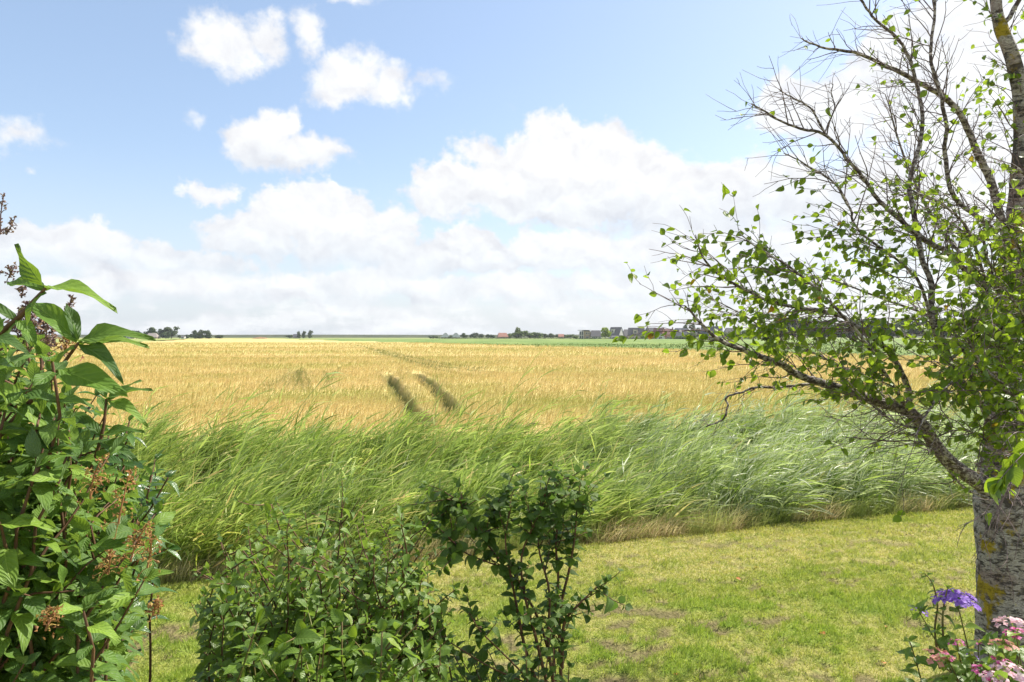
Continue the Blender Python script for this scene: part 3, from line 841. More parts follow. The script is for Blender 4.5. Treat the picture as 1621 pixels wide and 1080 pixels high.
# dry straw grass along the lawn side of the ditch and at the wheat edge
def m_straw():
    m, t = mat('straw_grass')
    geo = t.node('ShaderNodeNewGeometry')
    r = geo.outputs['Random Per Island']
    col = t.ramp(r, [(0.0, (0.34, 0.25, 0.12)), (0.3, (0.62, 0.50, 0.26)), (0.6, (0.74, 0.64, 0.38)), (0.8, (0.44, 0.42, 0.14)), (1.0, (0.24, 0.34, 0.07))])
    g1 = t.noise(geo.outputs['Position'], 0.8, 3)
    col = t.mix(t.step(g1, 0.46, 0.6, 0, 0.8), col, t.mix(r, (0.16, 0.26, 0.03), (0.36, 0.46, 0.09)))
    pr = t.node('ShaderNodeBsdfPrincipled', {'Base Color': col, 'Roughness': 0.6, 'Specular IOR Level': 0.3})
    tr = t.node('ShaderNodeBsdfTranslucent', {'Color': col})
    finish(t, t.node('ShaderNodeMixShader', {0: 0.45, 1: pr.outputs[0], 2: tr.outputs[0]}).outputs[0])
    return m


g = Geo()
for (N, d0, d1, l0, l1) in ((46000, -0.02, 1.2, 0.14, 0.50), (15000, 4.1, 5.6, 0.5, 1.0)):
    sx = rng.uniform(-10, 16, N); dd = d0 + (d1 - d0) * rng.random(N)
    if d0 < 1: dd = d0 + (d1 - d0) * rng.random(N) ** 1.5
    x = E0[0] + EDIR[0] * sx + EN[0] * dd; y = E0[1] + EDIR[1] * sx + EN[1] * dd
    k = (np.abs(x) < y * 0.84 + .5) & (edge_d(x, y) > -0.01 + 0.6 * (fbm(x, y, 1.5, 3) - 0.52) * (d0 < 1)) & (fbm(x, y, 1.3, 71) > 0.40)
    x, y = x[k], y[k]; n = len(x)
    L = rng.uniform(l0, l1, n) * (0.6 + 0.7 * fbm(x, y, 1.1, 72))
    D = np.stack([rng.normal(0.25, 0.33, n), rng.normal(0, 0.33, n), np.ones(n)], -1)
    Vr, Qr = ribbons(np.stack([x, y, ground_z(x, y) - 0.01], -1), D, L, rng.uniform(0.002, 0.0042, n), 3, rng.uniform(0.3, 1.6, n), np.array([0.5, 0.05, 0]))
    g.add(Vr, Q=Qr)
tag(g.build('verge_grass', m_straw()), 'tall dry straw-coloured grass along the edge of the reeds', 'dry grass', kind='stuff')

# ------------------------------------------------------------------ silver birch on the right
B0 = P(1592, 1058, 4.9); B0[2] = 0.0
birch = root('birch_tree', tuple(B0), 'old silver birch with lichen-spotted trunk and wind-blown thinning crown', 'tree')
trunk = Geo(); limbs = Geo(); twigs = Geo(); LO = []; LD = []; LS = []
tp = [P(1594, 1095, 4.9), P(1594, 1058, 4.9), P(1593, 1000, 4.9), P(1592, 900, 4.9), P(1590, 800, 4.9), P(1596, 700, 4.92), P(1603, 600, 4.95), P(1604, 500, 5.0), P(1606, 420, 5.0), P(1614, 300, 5.0), P(1617, 171, 4.95), P(1601, 93, 4.9), P(1582, 45, 4.9), P(1574, 0, 4.9), P(1570, -130, 4.9), P(1560, -300, 4.9)]
tr_r = [0.96 * q_ for q_ in (0.195, 0.185, 0.178, 0.174, 0.195, 0.165, 0.145, 0.12, 0.095, 0.068, 0.056, 0.048, 0.042, 0.036, 0.028, 0.012)]
path = smooth_path(tp, 8); rr = np.interp(np.linspace(0, 15, len(path)), range(16), tr_r)
rr = rr * (1 + 0.05 * (vnoise(np.arange(len(path)) * 0.5, np.zeros(len(path)), 4) - 0.5))
trunk.tube(path, rr, 28)
tv = trunk.V[0]; cc_ = np.vstack([np.repeat(path, 28, axis=0), path[-1:]]); a = np.arctan2(tv[:, 1] - cc_[:, 1], tv[:, 0] - cc_[:, 0]); rs_ = np.append(np.repeat(rr, 28), rr[-1])
off = (fbm(a * 3 + 20, tv[:, 2] * 5, 1.0, 91) - 0.5) * 0.27 * rs_
trunk.V[0] = tv + np.stack([np.cos(a), np.sin(a), 0 * a], -1) * off[:, None]
trunk.build('trunk', M_BIRCH, birch)

LIMBS = [
    # points (px, py, depth), r0, r1
    ([(1580, 800, 4.88), (1551, 769, 4.82), (1502, 729, 4.72), (1467, 680, 4.62), (1440, 651, 4.58), (1404, 638, 4.54), (1351, 622, 4.45), (1307, 607, 4.38), (1262, 589, 4.3), (1236, 578, 4.25), (1204, 569, 4.2), (1173, 556, 4.15), (1129, 533, 4.1), (1084, 484, 4.05)], 0.085, 0.004, 1),
    ([(1324, 611, 4.41), (1284, 609, 4.4), (1231, 611, 4.4), (1191, 611, 4.42), (1164, 620, 4.44), (1146, 626, 4.45), (1150, 640, 4.45), (1148, 653, 4.45), (1136, 666, 4.45), (1118, 676, 4.45)], 0.013, 0.004, 0.15),
    ([(1440, 651, 4.58), (1440, 622, 4.56), (1427, 596, 4.52), (1404, 564, 4.45), (1382, 542, 4.4), (1351, 516, 4.33), (1324, 498, 4.28), (1262, 484, 4.2), (1218, 476, 4.15), (1160, 449, 4.1), (1120, 415, 4.05), (1101, 372, 4.0)], 0.034, 0.003, 1),
    ([(1590, 700, 4.8), (1562, 668, 4.7), (1538, 627, 4.62), (1507, 595, 4.55), (1484, 542, 4.5), (1467, 498, 4.5), (1467, 453, 4.5), (1449, 400, 4.5), (1444, 355, 4.5), (1440, 300, 4.5), (1461, 218, 4.55), (1455, 150, 4.6), (1430, 78, 4.6), (1383, 31, 4.6), (1360, 0, 4.6), (1338, -60, 4.6)], 0.042, 0.005, 0.6),
    ([(1604, 420, 5.0), (1570, 288, 4.95), (1550, 241, 4.9), (1523, 183, 4.85), (1484, 148, 4.8), (1438, 124, 4.75), (1399, 105, 4.7), (1352, 86, 4.7), (1305, 78, 4.65), (1267, 62, 4.6)], 0.06, 0.003, 0.15),
    ([(1600, 470, 4.95), (1578, 373, 4.7), (1531, 331, 4.6), (1508, 303, 4.55), (1500, 249, 4.5), (1500, 210, 4.45), (1488, 148, 4.4), (1474, 90, 4.4), (1480, 20, 4.4), (1470, -60, 4.4)], 0.032, 0.006, 0.35),
    ([(1600, 520, 4.95), (1551, 449, 4.75), (1511, 404, 4.6), (1473, 381, 4.5), (1418, 340, 4.4), (1399, 319, 4.35), (1368, 280, 4.3), (1337, 245, 4.25), (1305, 212, 4.2), (1267, 206, 4.15), (1220, 183, 4.1), (1189, 165, 4.1)], 0.038, 0.003, 0.3),
    ([(1305, 212, 4.2), (1284, 179, 4.2), (1255, 156, 4.2), (1232, 142, 4.2)], 0.008, 0.003, 0.05),
    ([(1305, 212, 4.2), (1317, 171, 4.22), (1314, 150, 4.24), (1318, 134, 4.25)], 0.006, 0.002, 0.05),
    ([(1484, 542, 4.5), (1450, 440, 4.3), (1368, 373, 4.1), (1348, 334, 4.05), (1325, 292, 4.0), (1282, 264, 3.95), (1240, 243, 3.95)], 0.016, 0.003, 0.5),
    ([(1502, 571, 4.5), (1550, 538, 4.4), (1591, 519, 4.2), (1640, 505, 4.0)], 0.016, 0.022, 0.5),
    ([(1606, 430, 5.0), (1616, 300, 5.0), (1617, 171, 4.95), (1601, 93, 4.9), (1582, 45, 4.9), (1574, 0, 4.9), (1570, -130, 4.9), (1560, -300, 4.9)], 0.07, 0.02, 0.5),
    ([(1582, 45, 4.9), (1600, 20, 4.9), (1625, -30, 4.9), (1660, -150, 4.9)], 0.03, 0.012, 0.4),
    ([(1467, 680, 4.62), (1430, 640, 4.4), (1380, 560, 4.1), (1330, 500, 3.95), (1270, 440, 3.85), (1210, 400, 3.8), (1170, 370, 3.8)], 0.02, 0.003, 1.2),
    ([(1404, 638, 4.54), (1370, 600, 4.7), (1310, 570, 4.9), (1240, 540, 5.0), (1180, 500, 5.1), (1120, 470, 5.1)], 0.014, 0.003, 1.1),
    ([(1596, 640, 4.9), (1575, 560, 4.6), (1560, 470, 4.3), (1540, 380, 4.1), (1500, 330, 3.95), (1440, 300, 3.9)], 0.026, 0.004, 1.0),
    ([(1600, 600, 4.9), (1560, 590, 4.4), (1520, 600, 4.0), (1480, 640, 3.8), (1450, 690, 3.7)], 0.018, 0.004, 0.9),
    ([(1600, 560, 4.85), (1640, 480, 4.3), (1660, 380, 3.9), (1640, 300, 3.6), (1600, 260, 3.5)], 0.03, 0.005, 0.9),
    ([(1600, 660, 4.85), (1625, 640, 4.2), (1630, 680, 3.7), (1610, 740, 3.4), (1590, 780, 3.3)], 0.02, 0.004, 1.0),
    ([(1598, 620, 4.95), (1540, 560, 5.3), (1470, 500, 5.6), (1390, 470, 5.8), (1310, 440, 5.9)], 0.03, 0.004, 1.0),
    ([(1604, 480, 5.0), (1540, 420, 5.3), (1480, 350, 5.5), (1430, 250, 5.6), (1400, 150, 5.6)], 0.03, 0.004, 0.5),
    ([(1604, 560, 5.0), (1700, 500, 5.2), (1800, 400, 5.4), (1900, 330, 5.6)], 0.04, 0.005, 0.9),
    ([(1606, 480, 5.0), (1700, 350, 5.1), (1800, 220, 5.2), (1850, 60, 5.2)], 0.04, 0.005, 0.9),
    ([(1570, 790, 4.8), (1530, 775, 4.55), (1500, 735, 4.4), (1478, 690, 4.3)], 0.012, 0.004, 0.5),
    ([(1467, 680, 4.6), (1420, 668, 4.3), (1380, 640, 4.1), (1340, 600, 4.0)], 0.009, 0.003, 0.6),
    ([(1596, 700, 4.8), (1610, 660, 4.3), (1600, 620, 3.9), (1560, 580, 3.7), (1530, 520, 3.6), (1520, 460, 3.6)], 0.012, 0.003, 1.2),
    ([(1600, 560, 4.85), (1590, 500, 4.4), (1570, 430, 4.1), (1560, 370, 4.0), (1590, 320, 3.9)], 0.012, 0.003, 1.2),
    ([(1604, 500, 4.9), (1620, 440, 4.4), (1610, 380, 4.1), (1580, 340, 4.0), (1540, 310, 3.95)], 0.012, 0.003, 1.2),
    ([(1598, 720, 4.75), (1620, 720, 4.1), (1610, 750, 3.6), (1590, 780, 3.35), (1580, 800, 3.3)], 0.010, 0.003, 1.2),
    ([(1590, 740, 4.75), (1570, 700, 4.3), (1530, 680, 4.1), (1490, 690, 4.0), (1470, 720, 4.0)], 0.010, 0.003, 1.0),
    ([(1602, 600, 4.9), (1640, 560, 4.2), (1620, 500, 3.8), (1590, 470, 3.6), (1560, 480, 3.5)], 0.012, 0.003, 1.2),
    ([(1540, 757, 4.8), (1470, 705, 4.5), (1400, 697, 4.3), (1340, 693, 4.2)], 0.007, 0.003, 0.35),
]


def leaf_at(p, tg, sc, dens):
    nlf = 1 if random.random() < 0.6 else 2
    for _ in range(nlf):
        if random.random() > dens: continue
        d = tg * 0.5 + np.array([random.gauss(-0.15, 0.5), random.gauss(-0.1, 0.5), random.gauss(-0.55, 0.4)])
        LO.append(p); LD.append(d); LS.append(sc * random.uniform(0.55, 1.15))


def leafiness(p):
    """the crown is leafy at mid height and nearly bare at its windward top"""
    x_, _, z_ = p
    if x_ < 2.6 and z_ < 2.02: return 0.03
    if x_ > 2.9 and 1.35 < z_ < 3.2: return 0.95
    lo = np.interp(z_, [1.6, 1.95, 2.3, 2.9, 3.15, 3.6, 5], [0.15, 0.75, 1.0, 1.0, 0.5, 0.06, 0.02])
    if z_ > 3.1: lo = max(lo, np.interp(x_, [2.2, 3.0, 3.5], [0.02, 0.30, 0.45]))
    clump = vnoise(np.array(x_ * 4.3), np.array(z_ * 4.6 + p[1] * 2), 5)
    return float(lo * np.interp(clump, [0.25, 0.6], [0.12, 1.1]))


def sprout(p, tg, L, r, lvl, lf):
    tn = norm(tg)
    rv = norm(np.array([random.gauss(0, 1), random.gauss(0, 1), random.gauss(0, 1)]))
    side = norm(np.cross(tn, rv))
    d = norm(tn * random.uniform(0.5, 1.0) + side * random.uniform(0.5, 1.0) + np.array([-0.22, -0.05, 0.05 if lvl == 1 else -0.15]))
    nseg = 6 if lvl == 1 else 4
    pts = walk(p, d, L, nseg, 0.13, (-0.10, 0, -0.05 if p[2] < 3.0 else 0.1))
    twigs.tube(pts, np.linspace(r, max(r * 0.35, 0.0011), len(pts)), 4 if lvl == 1 else 3, cap=False)
    tgs = norm(np.gradient(pts, axis=0))
    if lvl == 1:
        m = max(2, int(L / 0.085))
        for i in range(m):
            f = (i + random.random()) / m * (len(pts) - 1) * 0.98; i0 = int(f)
            q_ = pts[i0] * (1 - f + i0) + pts[min(i0 + 1, len(pts) - 1)] * (f - i0)
            sprout(q_, tgs[i0], random.uniform(0.07, 0.30) * (1.1 - 0.5 * f / len(pts)), 0.0019, 2, lf)
    m = max(2, int(L / (0.042 if lvl == 2 else 0.09)))
    for i in range(m):
        f = (0.15 + 0.85 * (i + random.random()) / m) * (len(pts) - 1) * 0.99; i0 = int(f)
        q_ = pts[i0] * (1 - f + i0) + pts[min(i0 + 1, len(pts) - 1)] * (f - i0)
        leaf_at(q_, tgs[i0], 0.052, leafiness(q_) * (0.70 if q_[0] < 2.7 else 0.86) * lf)


for li, (pp, r0, r1, lf) in enumerate(LIMBS):
    pts = smooth_path([P(*q_) for q_ in pp], 5); n = len(pts)
    jit = np.cumsum(rng.normal(0, 0.004, (n, 3)), axis=0); jit -= np.linspace(0, 1, n)[:, None] * jit[-1]
    pts = pts + jit * 0.8
    L = np.concatenate([[0], np.cumsum(np.linalg.norm(np.diff(pts, axis=0), axis=1))])
    rr = r1 + (r0 - r1) * (1 - L / L[-1]) ** 0.85
    rr = rr * (1 + 0.12 * (rng.random(n) - 0.5))
    rr = np.where(rr > 0.006, 0.006 + (rr - 0.006) * (0.62 if li == 0 else 0.5), rr)
    if li != 11: limbs.tube(pts, rr, 10 if r0 > 0.03 else 7)
    tgs = norm(np.gradient(pts, axis=0))
    m = int(L[-1] / (0.060 if lf >= 0.9 else 0.072))
    if lf < 0.1: m = int(L[-1] / 0.045)
    if 0.1 < lf < 0.65: m = int(L[-1] / 0.064)
    for i in range(m):
        s_ = L[-1] * (0.18 + 0.82 * (i + random.random()) / m)
        k = min(np.searchsorted(L, s_), n - 1)
        lng = random.uniform(0.16, 0.62) * (0.65 if lf < 0.2 else 1) * (1.15 - 0.5 * s_ / L[-1])
        if lf < 0.1: lng *= 0.35
        if li == 1: lng *= 0.25
        if pts[k][2] < 1.75 and lf > 0.2 and random.random() < 0.5: continue
        sprout(pts[k], tgs[k], lng, min(0.0042, rr[k] * 0.6), 1, min(1.0, 0.45 + lf * 0.6))
# one low hanging spray of larger leaves close to the viewer
pts = smooth_path([P(1690, 640, 2.9), P(1650, 690, 2.75), P(1610, 730, 2.65), P(1580, 765, 2.6)], 5)
twigs.tube(pts, np.linspace(0.004, 0.0015, len(pts)), 5)
for q_ in list(pts[5:]) * 2: LO.append(q_); LD.append(np.array([random.gauss(-.25, .4), random.gauss(0, .3), random.gauss(-.7, .3)])); LS.append(random.uniform(0.06, 0.085))
limbs.build('branches', M_LIMB, birch)
twigs.build('twigs', M_TWIG, birch)
g = Geo(); LO = np.array(LO); LD = np.array(LD); LS = np.array(LS); n = len(LO)
place(leaf_tpl(6, 2, 0.78, peak=0.38, tip=0.9, fold=0.15), LO, LD, rng.normal(0, 0.7, (n, 3)) + np.array([0, 0.3, 0.6]), LS, 0.25, 0.3, 0.1, g=g)
g.build('crown', M_BIRCHLEAF, birch)
print('birch leaves', n)

# ------------------------------------------------------------------ shrubs
def opp_leaves(pts, store, spacing, size, start=0.3, up=0.35, droop=0.3, alt=False, petiole=0.25, r=random):
    """leaves in opposite pairs (or alternate) along a stem"""
    L = np.concatenate([[0], np.cumsum(np.linalg.norm(np.diff(pts, axis=0), axis=1))])
    tg = norm(np.gradient(pts, axis=0)); s = L[-1] * start; ph = r.uniform(0, 3.14)
    while s < L[-1]:
        k = min(np.searchsorted(L, s), len(pts) - 1); f = (s - L[k - 1]) / max(L[k] - L[k - 1], 1e-6)
        p = pts[k - 1] * (1 - f) + pts[k] * f; t_ = tg[k]
        a_ = norm(np.cross(t_, [0.3, 0.2, 0.9])); b_ = np.cross(t_, a_)
        for sg in ((1,) if alt else (1, -1)):
            o = (a_ * math.cos(ph) + b_ * math.sin(ph)) * sg
            d = norm(o + t_ * up + np.array([r.gauss(0, .2), r.gauss(0, .2), r.gauss(-droop * .3, .2)]))
            store.append((p, d, norm(t_ * 0.8 + np.array([r.gauss(0, .35), r.gauss(0, .35), 0.8])), size * r.uniform(0.55, 1.15) * (1 - 0.35 * (s / L[-1]) ** 6)))
        ph += 1.57 if not alt else 2.4
        s += spacing * r.uniform(0.7, 1.3)
    for _ in range(2):  # tip rosette
        store.append((pts[-1], norm(tg[-1] + np.array([r.gauss(0, .5), r.gauss(0, .5), r.gauss(0, .3)])), np.array([r.gauss(0, .4), r.gauss(0, .4), 1.0]), size * r.uniform(.35, .7)))


def emit(store, tpl, g, curl=0.35, curlr=0.3, side=0.12):
    O, D, N_, S = (np.array([q_[i] for q_ in store]) for i in range(4))
    place(tpl, O, D, N_, S, curl, curlr, side, g=g)


def shrub(name, base, label, targets, size, spacing, lm, sm, tpl, spread=0.25, start=0.35, sub=3, sublen=0.3, r0=0.011, group=None, alt=False, mind=0.12, sagz=0.3, curl=0.35, ok=None):
    rt = root(name, base, label, 'shrub', group)
    st = Geo(); store = []
    for tgt in targets:
        tgt = np.array(tgt)
        b = np.array(base) + np.array([random.gauss(0, spread), random.gauss(0, spread * 0.8), 0])
        b[2] = float(ground_z(b[0:1], b[1:2])[0]) - 0.02
        mid = b * 0.45 + tgt * 0.55 + np.array([random.gauss(0, .06), random.gauss(0, .06), sagz * random.uniform(0.3, 1)])
        L_ = np.linalg.norm(tgt - b); t_ = np.linspace(0, 1, max(6, int(L_ / 0.12)))[:, None]
        pts = (1 - t_) ** 2 * b + 2 * t_ * (1 - t_) * mid + t_ ** 2 * tgt
        pts[1:-1] += rng.normal(0, 0.008, (len(pts) - 2, 3))
        if ok and not ok(tgt): continue
        st.tube(pts, np.linspace(r0, 0.0025, len(pts)), 6)
        opp_leaves(pts, store, spacing, size, start, alt=alt)
        tg = norm(np.gradient(pts, axis=0))
        for _ in range(sub):
            k = random.randint(int(len(pts) * start * 0.8), len(pts) - 1)
            d = norm(tg[k] * 0.6 + np.array([random.gauss(0, .55), random.gauss(0, .55), random.gauss(0.15, .3)]))
            sp = walk(pts[k], d, sublen * random.uniform(0.5, 1.2), 5, 0.10, (0, 0, 0.1))
            if ok and not all(ok(q_) for q_ in sp): continue
            st.tube(sp, np.linspace(0.0035, 0.0015, len(sp)), 5)
            opp_leaves(sp, store, spacing * 0.9, size * 0.85, 0.12, alt=alt)
    sto = [q_ for q_ in store if np.hypot(q_[0][0], q_[0][1]) > 0.75 and q_[0][2] > mind and (ok is None or ok(q_[0]))]
    g = Geo(); emit(sto, tpl, g, curl=curl)
    st.build('stems', sm, rt); g.build('foliage', lm, rt)
    print(name, len(sto))
    return rt


def interp_poly(px, xs_, ys_): return float(np.interp(px, xs_, ys_))


T_BIG = leaf_tpl(9, 4, 0.50, peak=0.42, tip=0.85, fold=0.16, wave=0.6)
T_MID = leaf_tpl(6, 2, 0.6, peak=0.42, tip=0.9, fold=0.18, wave=0.3)
T_GLO = leaf_tpl(7, 4, 0.52, peak=0.45, tip=0.9, fold=0.22)
T_IVY = leaf_tpl(5, 2, 0.85, peak=0.35, tip=0.75, fold=0.15, wave=0.3)

def right_limit(qx, qy): return qx < interp_poly(qy, [500, 600, 700, 800, 880, 950, 1010, 1080, 1200], [190, 220, 285, 292, 262, 255, 225, 170, 140])


def left_outline(p):
    # the shrub's rounded shoulder: height limit falling away to the right, from where the photograph was taken
    qx, qy = 810.5 + p[0] / p[1] * FPX, HORY - (p[2] - CAM_H) / p[1] * FPX
    return qy > interp_poly(qx, [-200, 0, 50, 100, 140, 190, 235, 280], [430, 470, 505, 560, 605, 650, 700, 760]) and right_limit(qx, qy)


# big-leaved shrub close on the left
tg = []
while len(tg) < 190:
    py = random.uniform(535, 1120); px = random.uniform(-140, 250)
    lim = interp_poly(py, [470, 540, 600, 680, 780, 880, 960, 1080], [20, 60, 110, 130, 170, 200, 215, 110])
    if px > lim: continue
    tg.append(P(px, py, random.uniform(1.2, 2.0)))
lshrub = shrub('flowering_shrub', (-1.35, 1.75, 0.0), 'large-leaved green shrub close on the left with spent rusty flower clusters', tg, 0.088, 0.055, M_BIGLEAF, M_STEM, T_BIG,
               spread=0.22, start=0.30, sub=5, sublen=0.26, r0=0.009, mind=0.2, ok=left_outline)
# the hand-placed leading shoots
st = Geo(); hs_ = []
def shoot(pp, r0=0.006):
    pts = smooth_path([P(*q_) for q_ in pp], 5); st.tube(pts, np.linspace(r0, 0.0028, len(pts)), 8); return pts
def hleaf(a, b, w=1.0, nrm=(0, -0.5, 0.9), c=0.3):
    b = (b[0], b[1], a[2] + (b[2] - a[2]) * 0.25) if len(b) > 2 else b
    A, B = P(*a), P(*b); hs_.append((A, B - A, np.array(nrm, float), np.linalg.norm(B - A) * 1.06, c, w))
shoot([(-60, 760, 1.35), (14, 672, 1.32), (70, 612, 1.3), (98, 578, 1.3), (124, 543, 1.3)])
shoot([(-40, 560, 1.3), (26, 506, 1.28), (52, 478, 1.27), (72, 457, 1.27)])
shoot([(60, 960, 1.6), (130, 780, 1.6), (160, 690, 1.6), (168, 632, 1.6)])
hleaf((71, 455, 1.27), (20, 392, 1.2), 1.0, (-0.5, -0.8, 0.3), 0.1); hleaf((71, 456, 1.27), (160, 447, 1.22), 1.0, (0.1, -0.3, 1), 0.45); hleaf((71, 458, 1.27), (14, 436, 1.32), 1.1, (0, -0.6, 0.8), 0.2)
hleaf((72, 462, 1.27), (24, 500, 1.15), 1.0, (0, -0.2, 1), 0.5)
hleaf((124, 541, 1.3), (208, 508, 1.25), 0.95, (-0.2, -0.7, 0.8), 0.45); hleaf((126, 545, 1.3), (214, 523, 1.36), 0.9, (-0.2, -0.6, 0.8), 0.4); hleaf((122, 540, 1.3), (50, 466, 1.28), 0.9, (0.4, -0.7, 0.6), 0.3)
hleaf((124, 546, 1.3), (190, 566, 1.15), 0.8, (0, -0.4, 1), 0.4); hleaf((120, 548, 1.3), (70, 575, 1.15), 0.9, (0, -0.5, 1), 0.4); hleaf((122, 540, 1.3), (108, 478, 1.38), 0.8, (0.6, -0.5, 0.3), 0.2)
hleaf((93, 583, 1.3), (178, 622, 1.2), 1.1, (0, -0.7, 0.8), 0.15); hleaf((93, 583, 1.3), (40, 640, 1.15), 1.0, (0, -0.6, 0.8), 0.3)
hleaf((168, 632, 1.6), (224, 606, 1.6), 0.8, (0, -0.5, 0.9), 0.3); hleaf((168, 634, 1.6), (226, 650, 1.55), 0.9, (0, -0.4, 0.9), 0.4); hleaf((168, 630, 1.6), (150, 590, 1.65), 0.9); hleaf((167, 640, 1.6), (208, 596, 1.7), 0.7)
hleaf((160, 690, 1.6), (215, 672, 1.6), 0.9); hleaf((160, 690, 1.6), (120, 650, 1.6), 0.9); hleaf((156, 700, 1.6), (206, 712, 1.5), 0.9)
for (a, e) in (((26, 506, 1.28), [(-30, 470), (60, 530), (-10, 560)]), ((40, 640, 1.3), [(-20, 600), (95, 668), (10, 720)]), ((14, 672, 1.3), [(-50, 690), (70, 700)])):
    for (ex, ey) in e: hleaf(a, (ex, ey, a[2] + random.uniform(-.12, .1)), 1.05)
g = Geo()
for A, D, N_, S, c, w in hs_:
    place(T_BIG, [A], [D], [N_], [S], c, 0.03, 0.12, g=g, wid=[w * 0.72])
st.build('leading_shoots', M_STEM, lshrub); g.build('leading_leaves', M_BIGLEAF, lshrub)


def panicle(px, py, Y, L, w, m, parent, dirv=(0.1, 0, 1), n=110, bs=0.0045):
    """spent branched flower head"""
    p0 = P(px, py, Y); d = norm(np.array(dirv, float)); g = Geo()
    ax = walk(p0, d, L, 6, 0.06, (0, 0, 0)); g.tube(ax, np.linspace(0.0022, 0.001, 7), 4)
    O = []; D = []
    for i in range(n):
        f = random.random(); k = min(int(f * 6), 5); c0 = ax[k] + (ax[k + 1] - ax[k]) * (f * 6 - k)
        o = norm(np.array([random.gauss(0, 1), random.gauss(0, 1), random.gauss(0.3, .7)])) * w * (1.05 - 0.75 * f) * random.uniform(0.4, 1)
        e = c0 + o
        if n < 20 or random.random() < 0.4: g.tube(np.array([c0, (c0 + e) / 2 + 0.1 * np.array([0, 0, w]), e]), [0.0009] * 3, 3, cap=False)
        for _ in range(2): O.append(e); D.append(np.array([random.gauss(0, 1), random.gauss(0, 1), random.gauss(0.3, 1)]))
    O = np.array(O); D = np.array(D)
    place(leaf_tpl(2, 2, 0.62, fold=0.7), O, D, rng.normal(0, 1, O.shape), rng.uniform(0.8, 2.2, len(O)) * bs, g=g)
    return g.build('flower_cluster', m, parent)


for a in ((0, 372, 1.5, 0.09, 0.026, M_PURP, (0.05, 0, 1), 34, 0.0042), (10, 372, 1.5, 0.045, 0.016, M_PURP, (0.6, 0, 1), 19, 0.0045), (14, 440, 1.5, 0.03, 0.022, M_PURP, (0.4, 0, 1), 24, 0.0045),
          (36, 545, 1.65, 0.09, 0.06, M_PURP, (0.4, 0, 1), 150, 0.007), (70, 560, 1.7, 0.10, 0.05, M_PURP, (0.3, 0, 1), 120, 0.007), (108, 492, 1.7, 0.035, 0.015, M_PURP, (0.3, 0, 1), 16, 0.006),
          (34, 472, 1.5, 0.03, 0.012, M_PURP, (0.1, 0, 1), 16, 0.005), (100, 560, 1.8, 0.08, 0.05, M_RUST, (0.2, 0, 1), 70, 0.007)):
    panicle(*a[:5], a[5], lshrub, a[6], a[7], a[8])
for a in ((142, 790, 1.25, 0.075, 0.045), (186, 830, 1.25, 0.10, 0.035), (205, 890, 1.3, 0.07, 0.05), (232, 900, 1.35, 0.075, 0.035), (70, 1000, 1.15, 0.04, 0.03),
          (170, 910, 1.3, 0.04, 0.035), (240, 975, 1.3, 0.03, 0.02), ):
    panicle(*a, M_RUST, lshrub, (0.15, 0, 1), 44, 0.0042)

# darker glossy shrub behind it
tg = []
while len(tg) < 40:
    py = random.uniform(650, 1000); px = random.uniform(60, 290)
    lim = interp_poly(py, [650, 690, 760, 830, 900, 1000], [190, 265, 268, 245, 190, 160])
    if px > lim or (px > 215 and py < 685): continue
    tg.append(P(px, py, random.uniform(1.9, 2.5)))
shrub('glossy_shrub', (-1.66, 2.25, 0.0), 'dark glossy-leaved shrub behind the large-leaved one at the left', tg, 0.085, 0.06, M_GLOSSY, M_STEM, T_GLO, spread=0.16, start=0.5, sub=3, sublen=0.2, r0=0.008, ok=left_outline)

def bush_outline(p):
    qx = 810.5 + p[0] / p[1] * FPX
    return 296 < qx < 722


# broad bush in the centre foreground
tg = []
while len(tg) < 130:
    px = random.uniform(325, 705); py = random.uniform(800, 1120)
    lim = interp_poly(px, [290, 330, 400, 440, 500, 560, 620, 690, 710], [960, 905, 890, 850, 885, 858, 850, 895, 990])
    if py < lim: continue
    tg.append(P(px, py, random.uniform(2.35, 3.3)))
shrub('leafy_bush', (-0.85, 2.85, 0.0), 'broad loose green bush in front of the reeds in the middle foreground', tg, 0.062, 0.045, M_MIDLEAF, M_STEM, T_MID, spread=0.30, start=0.35, sub=6, sublen=0.26, r0=0.007, sagz=0.25, ok=bush_outline)
tg = [P(px, py, Y_) for px, py, Y_ in ((430, 800, 3.0), (345, 850, 3.1), (505, 842, 3.1), (540, 830, 3.2), (600, 826, 3.2), (640, 838, 3.0), (575, 868, 2.9), (470, 872, 3.0), (380, 868, 3.0), (670, 868, 3.0), (310, 905, 2.9))]
shrub('wispy_shrub', (-0.75, 3.15, 0.0), 'thin light green shoots rising above the broad bush', tg, 0.046, 0.05, M_MIDLEAF, M_STEM, T_MID, spread=0.35, start=0.5, sub=5, sublen=0.24, r0=0.006, sagz=0.15)
tg = [P(random.uniform(380, 680), random.uniform(985, 1120), random.uniform(1.9, 2.3)) for _ in range(20)]
shrub('low_bush', (-0.62, 2.05, 0.0), 'low bush with bright rounded leaves at the bottom middle', tg, 0.075, 0.045, M_MIDLEAF, M_STEMG, leaf_tpl(7, 4, 0.74, 0.45, 0.8, 0.14, 0.4), spread=0.26, start=0.4, sub=3, sublen=0.16, r0=0.006, sagz=0.1)

